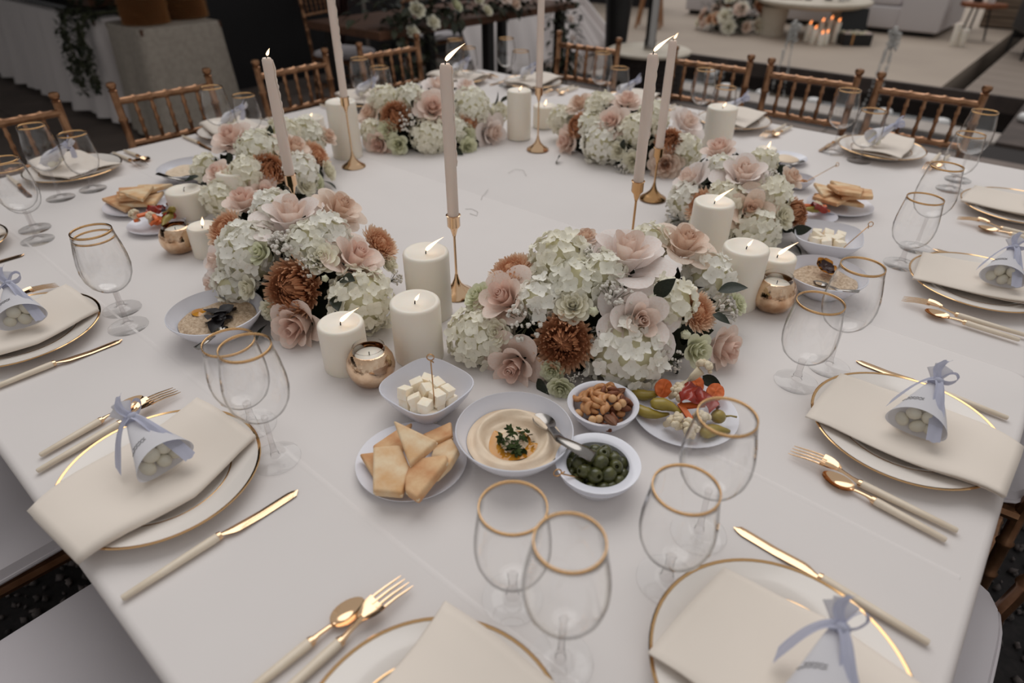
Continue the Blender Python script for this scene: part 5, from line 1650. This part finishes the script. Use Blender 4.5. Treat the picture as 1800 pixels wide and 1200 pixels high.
def leaf_cloud(mb, c, rad, n, L0, L1, rng, down=0.0, minz=.004):
    for k in range(n):
        d = Vector((rng.uniform(-1, 1), rng.uniform(-1, 1), rng.uniform(-1, 1)))
        if d.length > 1:
            d = d.normalized() * rng.uniform(.4, 1)
        q = Vector((c[0] + d.x * rad[0], c[1] + d.y * rad[1], max(minz, c[2] + d.z * rad[2])))
        dr = (d + Vector((rng.uniform(-.6, .6), rng.uniform(-.6, .6), rng.uniform(-.6, .6) - down))).normalized()
        x = dr.cross(Vector((.1, .2, 1))).normalized()
        z = x.cross(dr)
        mb.grid(lambda u, v: leaf_fn(u, v, .3), 2, 3, Matrix.Translation(q) @ Matrix((x, dr, z)).transposed().to_4x4() @ Matrix.Scale(rng.uniform(L0, L1), 4))

rng = random.Random(31)
vn = thing('trailing_vine', 'dark green vine trailing down the white buffet cloth', 'plant', (-4.80, .62, TOP))
vs_, vl = MB(), MB()
for (x0, dx, ln) in ((-.02, .14, .50), (.03, .17, .42), (-.05, .10, .40), (.30, .12, .36), (.36, .10, .42), (.27, .06, .3)):
    pts = [(x0, .25, .03), (x0 + .01, .02, .035), (x0 + .02, -.05, .0)]
    for k in range(1, 6):
        pts.append((x0 + .02 + dx * k / 5, -.075 - .012 * k, -ln * k / 5))
    vs_.tube(pts, .004, 5)
    for p in pts:
        leaf_cloud(vl, (p[0], p[1], p[2] + .0), (.045, .02, .045), 14, .03, .055, rng, .5, -2)
leaf_cloud(vl, (.12, .12, .06), (.30, .14, .06), 120, .03, .06, rng, 0, .01)
obj('stem', vs_.mesh('stem', sharp=0), 'twig', vn)
lv_ = obj('leaves', vl.mesh('leaves', sharp=0), BM['greenb'], vn)
lv_['kind'] = 'stuff'

# dim plant and post in front of the charcoal wall
pt = thing('potted_plant', 'dim dark-leaved plant against the charcoal wall', 'plant', (-4.45, 2.75, 0))
obj('pot', MB().lathe([(0, 0), (.14, 0), (.18, .34), (.165, .34), (.14, .05), (0, .05)], 24).mesh('pot', sharp=50), BM['terra'], pt)
lm = MB()
for k in range(60):
    a = rng.uniform(0, 6.28)
    L = rng.uniform(.5, 1.0)
    pts = [(0, 0, .3), (.1 * cos(a), .1 * sin(a), .3 + L * .6), (.28 * cos(a), .28 * sin(a), .3 + L * .8), (.42 * cos(a), .42 * sin(a), .3 + L * .62)]
    lm.tube(pts, [.008, .012, .010, .002], 5, flat=.3)
obj('leaf_blades', lm.mesh('leaf_blades', sharp=0), BM['redleaf'], pt)['kind'] = 'stuff'
tag(obj('metal_post', MB().lathe([(0, 0), (.05, 0), (.05, .01), (.022, .015), (.022, 2.7), (0, 2.7)], 16).mesh('metal_post', sharp=50), 'steel', None, (-3.98, 2.68, 0)), 'slim grey post before the charcoal wall', 'post')

# --- wooden table dressed with flowers
ft = thing('flower_table', 'dark wooden table carrying the flower garland', 'table', (-2.85, 2.75, 0))
obj('tabletop', MB().box(-.40, .40, -1.15, 1.0, .70, .75).mesh('tabletop', smooth=False, bevel=.005), BM['wood'], ft)
for sx in (-1, 1):
    for sy in (-1.0, -.05, .86):
        obj('leg', MB().box(-.035, .035, -.035, .035, 0, .70).mesh('leg', smooth=False, bevel=.004), BM['blackm'], ft, (sx * .33, sy, 0))
gr_ = thing('flower_garland', 'leafy flower garland spilling over the wooden table', 'garland', (-2.52, 2.7, TOP))
gm = MB()
leaf_cloud(gm, (0, -.15, .12), (.20, 1.15, .16), 520, .05, .10, rng, 0, .006)
leaf_cloud(gm, (.10, -.88, -.14), (.14, .20, .34), 260, .04, .08, rng, .4, -1)
leaf_cloud(gm, (.10, .86, -.25), (.14, .16, .45), 280, .04, .08, rng, .4, -1)
go_ = obj('foliage', gm.mesh('foliage', sharp=0), BM['greenb'], gr_)
go_['kind'] = 'stuff'
for k, (y, z, x, r, m) in enumerate(((-.83, .10, .13, .06, 'whitep'), (-.72, .02, .16, .05, 'whitep'), (-.92, -.02, .17, .055, 'hydcream'), (-.60, .18, .1, .06, 'blush'), (-.40, .20, .12, .05, 'blush'), (-.30, .12, .18, .05, 'whitep'),
                                     (-.22, .05, .19, .045, 'whitep'), (-.02, .12, .16, .07, 'blush'), (.08, .06, .18, .06, 'peachrose'), (.22, .12, .15, .07, 'palepink'), (.34, .16, .12, .06, 'blush'), (.48, .14, .12, .06, 'whitep'), (.62, .12, .14, .05, 'blush'), (.78, -.10, .2, .04, 'palepink'), (.80, -.25, .21, .04, 'palepink'), (-.5, .1, .16, .05, 'greenp'))):
    o = obj('garland_rose', SPRAY[('full', 'open', 'tight')[k % 3]], m, gr_)
    aim(o, (x, y, z), (.8, RND(-.4, .2), .6), RND(0, 6), r)
chair(-3.42, 2.02, -75, 'gold chair behind the left end of the flower table', group='gold chairs behind the flower table')
chair(-3.50, 3.05, -95, 'gold chair with white seat seen under the flower table', group='gold chairs behind the flower table')
def drape(P, label):
    """Soft sheet between four corners (top left, top right, bottom right, bottom left) with hanging folds."""
    A, B_, C_, D = [Vector(p) for p in P]
    def fn(u, v):
        p = A.lerp(B_, u).lerp(D.lerp(C_, u), v)
        n = (B_ - A).cross(D - A).normalized()
        return tuple(p + n * (.045 * sin(u * 17) + .03 * sin(u * 31 + v * 2)) * (.3 + .7 * v) + Vector((0, 0, -.05 * sin(pi * u) * (1 - v))))
    o = obj('white_drape', MB().grid(fn, 40, 12).mesh('white_drape', sharp=0), BM['white'])
    s = o.modifiers.new('thickness', 'SOLIDIFY')
    s.thickness = .004
    return tag(o, label, 'drape', 'white drapes behind the flower table')
drape([(-3.95, 3.75, .62), (-3.75, 5.05, .70), (-3.45, 5.00, .004), (-3.40, 3.55, .004)], 'white drape spread on the ground under the flower table')
drape([(-4.0, 4.95, 1.05), (-4.0, 5.25, 1.05), (-3.6, 6.35, .004), (-3.35, 5.1, .004)], 'white drape sloping to the ground right of the flower table')
bp_ = thing('black_stand_in', 'tall black tapered stand-in for an unidentified shape behind the far gold chair', 'pedestal', (-2.5, 4.5, 0))  # stand-in for a dark upright shape of unknown kind
obj('column', MB().lathe([(0, 0), (.09, 0), (.10, .3), (.135, .9), (.14, 1.2), (0, 1.2)], 24).mesh('column', sharp=50), BM['blackm'], bp_)
obj('base_plate', MB().lathe([(0, 0), (.15, 0), (.15, .02), (0, .02)], 24).mesh('base_plate', sharp=50), BM['blackm'], bp_)

# --- round wicker table with the steel heater pole
wt = thing('wicker_table', 'round dark wicker table with white top by the pool', 'table', (-1.93, 4.15, 0))
wm = MB()
for k in range(14):
    z0 = .02 + .024 * k
    wm.lathe([(.30 + .006 * (k % 2), z0), (.318 + .006 * (k % 2), z0 + .012), (.30 + .006 * (k % 2), z0 + .024)], 40)
obj('wicker_drum', wm.mesh('wicker_drum', sharp=0), BM['wick'], wt)
obj('white_top', MB().lathe([(.055, .36), (.35, .36), (.36, .367), (.36, .383), (.35, .39), (.055, .39)], 48, close=True).mesh('white_top', sharp=50), BM['stone'], wt)
hp = thing('heater_pole', 'steel heater pole rising through the wicker table', 'heater', (-1.93, 4.15, 0))
obj('pole', MB().lathe([(0, .39), (.052, .39), (.052, .46), (.046, .47), (.046, 1.9), (0, 1.9)], 24).mesh('pole', sharp=50), 'steel', hp)
obj('foot', MB().lathe([(0, 0), (.05, 0), (.05, .392), (0, .392)], 16).mesh('foot', sharp=50), BM['blackm'], hp)
obj('burner_hood', MB().lathe([(.046, 1.85), (.12, 1.87), (.12, 2.05), (.40, 2.10), (.05, 2.25), (0, 2.26)], 32).mesh('burner_hood', sharp=50), 'steel', hp)

ws = thing('wooden_stool', 'pale wooden stool far behind on the terrace', 'stool', (-4.0, 7.75, 0), .4)
obj('seat', MB().lathe([(0, .42), (.17, .42), (.18, .435), (.17, .45), (0, .45)], 28).mesh('seat', sharp=50), BM['paleoak'], ws)
for sx in (-1, 1):
    for sy in (-1, 1):
        obj('leg', MB().tube([(sx * .17, sy * .17, 0), (sx * .11, sy * .11, .425)], [.016, .022], 8).mesh('leg'), BM['paleoak'], ws)
obj('backrest', MB().grid(lambda u, v: (.18 * cos(-1.1 + 2.2 * u + 2), .18 * sin(-1.1 + 2.2 * u + 2), .45 + .30 * v), 14, 5).mesh('backrest'), BM['paleoak'], ws).modifiers.new('t', 'SOLIDIFY').thickness = .02

gf = thing('ground_flowers', 'heap of cream and peach flowers on the terrace floor', 'flowers', (-2.98, 8.25, 0))
gm = MB()
leaf_cloud(gm, (0, 0, .22), (.42, .42, .28), 420, .05, .11, rng)
obj('foliage', gm.mesh('foliage', sharp=0), BM['greenb'], gf)['kind'] = 'stuff'
for k in range(34):
    a, e = rng.uniform(0, 6.28), rng.uniform(.0, 1.3)
    P = Vector((.44 * cos(a) * cos(e), .44 * sin(a) * cos(e), .06 + .46 * sin(e)))
    o = obj('rose', SPRAY[('full', 'open')[k % 2]], ('hyd', 'peachmum', 'hydcream', 'whitep', 'peachrose', 'copper', 'blush')[k % 7], gf)
    aim(o, P, P, rng.uniform(0, 6), rng.uniform(.07, .11), -.03)

# --- stone coffee table with its things
ct = thing('stone_coffee_table', 'cream stone coffee table with thick rounded top', 'table', (-2.02, 8.52, 0))
obj('tabletop', MB().lathe([(0, .34), (.45, .34), (.62, .365), (.70, .40), (.70, .43), (.66, .45), (0, .45)], 56).mesh('tabletop', sharp=50), BM['stone'], ct)
for x, y in ((-.40, -.25), (.34, .30)):
    obj('pedestal', MB().lathe([(0, 0), (.17, 0), (.16, .1), (.18, .34), (0, .34)], 28).mesh('pedestal', sharp=50), BM['stone'], ct, (x, y, 0))
tb = thing('wooden_box', 'small wooden box on the stone coffee table', 'box', (-2.25, 8.22, .4505), .5)
obj('box_body', MB().box(-.15, .15, -.09, .09, 0, .07).mesh('box_body', smooth=False, bevel=.005), BM['paleoak'], tb)
obj('lid', MB().box(-.155, .155, -.095, .095, .071, .09).mesh('lid', smooth=False, bevel=.005), BM['paleoak'], tb)
for (x, y, h, r, m, lb, nm) in ((-1.80, 8.35, .42, .065, BM['blackm'], 'tall black vase on the stone coffee table', 'vase'), (-1.62, 8.48, .2, .06, BM['float'], 'white vase right of the black one on the coffee table', 'vase'),
                                (-2.0, 8.2, .07, .05, BM['terra'], 'low dark bowl beside the wooden box', 'bowl'), (-1.62, 8.28, .12, .045, BM['float'], 'small white jar at the right of the coffee table', 'jar')):
    tag(obj(nm, MB().lathe([(0, 0), (r * .7, 0), (r, h * .3), (r * .95, h * .6), (r * .7, h * .85), (r * .8, h), (r * .7, h), (r * .6, h * .85), (0, h * .2)], 28).mesh(nm, sharp=60), m, None, (x, y, .4505)), lb, nm)

def far_pillar(xy, h, r, label, lit=True, grp='ivory candles on the terrace floor'):
    t = thing('pillar_candle', label, 'candle', (xy[0], xy[1], 0), 0, grp)
    obj('wax_body', MB().lathe([(0, 0), (r, 0), (r, h - .004), (r * .9, h), (r * .6, h - .006), (0, h - .008)], 24).mesh('wax_body', sharp=60), 'wax', t)
    obj('wick', MB().tube([(0, 0, h - .01), (0, 0, h + .012)], .002, 5).mesh('wick'), 'wick', t)
    if lit:
        obj('flame', FL_['far'], 'farflame', t, (0, 0, h + .004), (0, 0, WROT), 2.2)
    return t
for q, h, w in (((-1.8467, 8.0231), .20, 'leftmost of the lit row'), ((-1.7316, 7.9009), .17, 'second from left, front'), ((-1.7605, 8.2129), .22, 'third from left, rear'), ((-1.6674, 8.2368), .25, 'tallest, middle rear'),
                ((-1.5524, 8.1679), .24, 'rightmost of the lit row'), ((-1.6183, 7.8377), .13, 'shortest front one at left'), ((-1.5977, 7.9634), .13, 'shortest front one at right')):
    far_pillar(q, h, .037, 'lit candle under the stone coffee table, ' + w)
for q, h, w in (((-0.357, 8.9394), .25, 'taller left one of two'), ((-0.273, 8.9595), .19, 'shorter right one of two')):
    far_pillar(q, h, .042, 'unlit candle on the floor by the wooden stool, ' + w, False)

bx = thing('black_box', 'open black box of white flowers near the floor candles', 'box', (*(-1.3317, 8.1957), 0), .65)
bm_ = MB().box(-.17, .17, -.13, .13, 0, .012).box(-.17, .17, -.13, -.118, .012, .13).box(-.17, .17, .118, .13, .012, .13).box(-.17, -.158, -.118, .118, .012, .13).box(.158, .17, -.118, .118, .012, .13)
obj('box_body', bm_.mesh('box_body', smooth=False), BM['blackm'], bx)
obj('lid', MB().box(-.17, .17, 0, .26, -.006, .006).mesh('lid', smooth=False), BM['blackm'], bx, (0, .125, .13), (1.35, 0, 0))
obj('gold_band', MB().box(-.075, -.055, -.132, -.129, .01, .14).mesh('gold_band', smooth=False), 'brass', bx)
for k in range(11):
    o = obj('rose', SPRAY['full'], 'whitep' if k % 3 else 'palepink', bx)
    aim(o, (-.125 + .083 * (k % 4), -.07 + .07 * (k // 4), .10), (RND(-.3, .3), RND(-.4, .1), 1), RND(0, 6), .06)

# --- sofa
sf = thing('white_sofa', 'long white sofa at the back of the terrace', 'sofa', (-2.4, 10.0, 0))
def rb(x0, x1, y0, y1, z0, z1, b=.03):
    return MB().box(x0, x1, y0, y1, z0, z1).mesh('sofa_part', bevel=b, bseg=3, sharp=50)
obj('base', rb(-1.9, 1.75, -.62, .55, .06, .33), BM['sofa'], sf)
obj('plinth', rb(-1.85, 1.7, -.56, .5, 0, .06, .005), BM['blackm'], sf)
obj('armrest', rb(1.25, 1.77, -.66, .85, .055, .60), BM['sofa'], sf)
obj('backrest', rb(-1.9, 1.75, .30, .62, .30, .85), BM['sofa'], sf)
for k in range(3):
    obj('seat_cushion', rb(-1.88 + 1.04 * k, -.86 + 1.04 * k, -.60, .30, .335, .46, .05), BM['sofa'], sf)
for x, lb in ((-1.75, 'black cushion on the sofa beside its armrest'), (-2.3, 'black cushion on the sofa, left one')):
    tag(obj('cushion', MB().lathe([(0, 0), (.17, .02), (.2, .05), (.17, .08), (0, .1)], 32, sup=5).mesh('cushion', sharp=0), BM['blackm'], None, (x, 9.78, .50), (.35, 0, 0)), lb, 'cushion')

# --- live-edge stool
ls = thing('live_edge_stool', 'small stool with rusty wood slab top beside the sofa', 'stool', (*(-0.2847, 9.5611), 0))
def slabf(rr_, ph):
    return [((rr_ + .03 * sin(3 * a + ph) + .02 * sin(5 * a)) * cos(a), (rr_ * .72 + .02 * sin(4 * a)) * sin(a)) for a in [2 * pi * k / 28 for k in range(28)]]
obj('slab_top', MB().prism(slabf(.24, 1), .38, .43).mesh('slab_top', bevel=.008, sharp=50), BM['rust'], ls)
for k in range(3):
    a = 2 * pi * k / 3 + .4
    obj('leg', MB().tube([(.17 * cos(a), .15 * sin(a), 0), (.11 * cos(a), .09 * sin(a), .385)], .012, 8).mesh('leg'), BM['terra'], ls)
lx, ly = ls.location.x, ls.location.y
tag(obj('white_vase', MB().lathe([(0, 0), (.035, 0), (.045, .1), (.05, .42), (.04, .42), (.038, .1), (0, .02)], 24).mesh('white_vase', sharp=60), BM['float'], None, (lx + .09, ly + .02, .4305)), 'tall slim white vase on the live-edge stool', 'vase')
jr = thing('candle_jar', 'dark jar holding a cream candle on the live-edge stool', 'candle', (lx - .06, ly + .04, .4305))
obj('jar', MB().lathe([(0, 0), (.05, 0), (.055, .02), (.055, .09), (.05, .09), (.05, .02), (0, .015)], 24).mesh('jar', sharp=50), BM['terra'], jr)
obj('wax_body', MB().lathe([(0, .016), (.045, .016), (.045, .20), (.04, .205), (0, .20)], 24).mesh('wax_body', sharp=50), 'wax', jr)

# --- black chair cropped at the top right
bc = thing('black_armchair', 'black armchair cropped by the top right corner', 'chair', (.62, 8.75, 0), radians(20))
obj('seat', rb(-.30, .34, -.30, .30, .30, .42, .03), BM['blackm'], bc)
obj('backrest', rb(-.36, -.28, -.32, .32, .25, 1.0, .03), BM['blackm'], bc)
for s in (-1, 1):
    obj('armrest', rb(-.32, .34, s * .34 - .03, s * .34 + .03, .20, .62, .02), BM['blackm'], bc)
    for x in (-.3, .3):
        obj('leg', MB().tube([(x * 1.05, s * .33, 0), (x, s * .32, .32)], [.014, .022], 8).mesh('leg'), BM['blackm'], bc)

# --- pool: floats and jets
fb = MB().lathe([(0, -.02), (.045, -.018), (.062, 0), (.064, .02), (.05, .042), (.02, .05), (0, .05)], 24).mesh('floating_candle', sharp=0)
for k, (q, w) in enumerate((((-2.1234, 5.8101), 'first from the wicker table'), ((-2.133, 6.0521), 'second from the wicker table'), ((-2.0749, 6.2323), 'third from the wicker table, far edge'), ((-1.7074, 5.3067), 'nearer one behind the left chair of a pair'),
                            ((-1.3126, 5.282), 'between the two close chairs'), ((-0.8077, 5.2886), 'behind the chair right of a close pair'), ((-0.1777, 5.3059), 'behind the rightmost far chair, left'), ((0.2849, 5.2809), 'behind the rightmost far chair, right'))):
    tag(obj('floating_candle', fb, BM['float'], None, (q[0] * .985, q[1] + .05, -.105)), 'white floating candle in the pool, ' + w, 'candle', 'white floating candles in the pool')
for q, w in (((0.6906, 5.3108), 'nearest the table'), ((0.6772, 5.8165), 'in the middle'), ((0.6621, 6.3906), 'farthest')):
    tag(obj('kerb_candle', fb, BM['float'], None, (max(q[0], .84), q[1], .036)), 'white candle on the dark pool kerb, ' + w, 'candle', 'white candles on the pool kerb')
for (bx_, by_, sd_, lb) in ((-1.12, 5.25, 3, 'fountain jet splashing in front of the floor candles'), (-.30, 5.33, 8, 'fountain jet splashing in front of the sofa')):
    rg = random.Random(sd_)
    jt, top = MB(), .56
    for s in (-1, 1):
        for k in range(26):
            t = k / 25
            x, y = s * .065 * (1 - t) ** 1.5 + .02 * t, .02 * s
            z = -.12 + (top + .12) * (1 - (1 - t) ** 1.6)
            r = rg.uniform(.004, .011) * (1 + 1.2 * t)
            jt.ball((x * .76 + rg.uniform(-.006, .006), x * .65 + y, z), r, 6, 5, (1, 1, rg.uniform(1.0, 2.2)))
    for k in range(60):
        a, d = rg.uniform(0, 6.28), .05 * sqrt(rg.uniform(0, 1))
        jt.ball((.02 + d * cos(a), .02 + d * sin(a), top - .07 + rg.uniform(-.08, .06)), rg.uniform(.006, .018), 6, 5)
    j = thing('fountain_jet', lb, 'fountain', (bx_, by_, 0), 0, 'fountain jets in the pool')
    obj('water_drops', jt.mesh('water_drops', sharp=0), BM['spray'], j)['kind'] = 'stuff'
    obj('nozzle', MB().lathe([(0, -.30), (.02, -.30), (.02, -.11), (.008, -.105), (0, -.105)], 12).mesh('nozzle', sharp=50), 'steel', j)
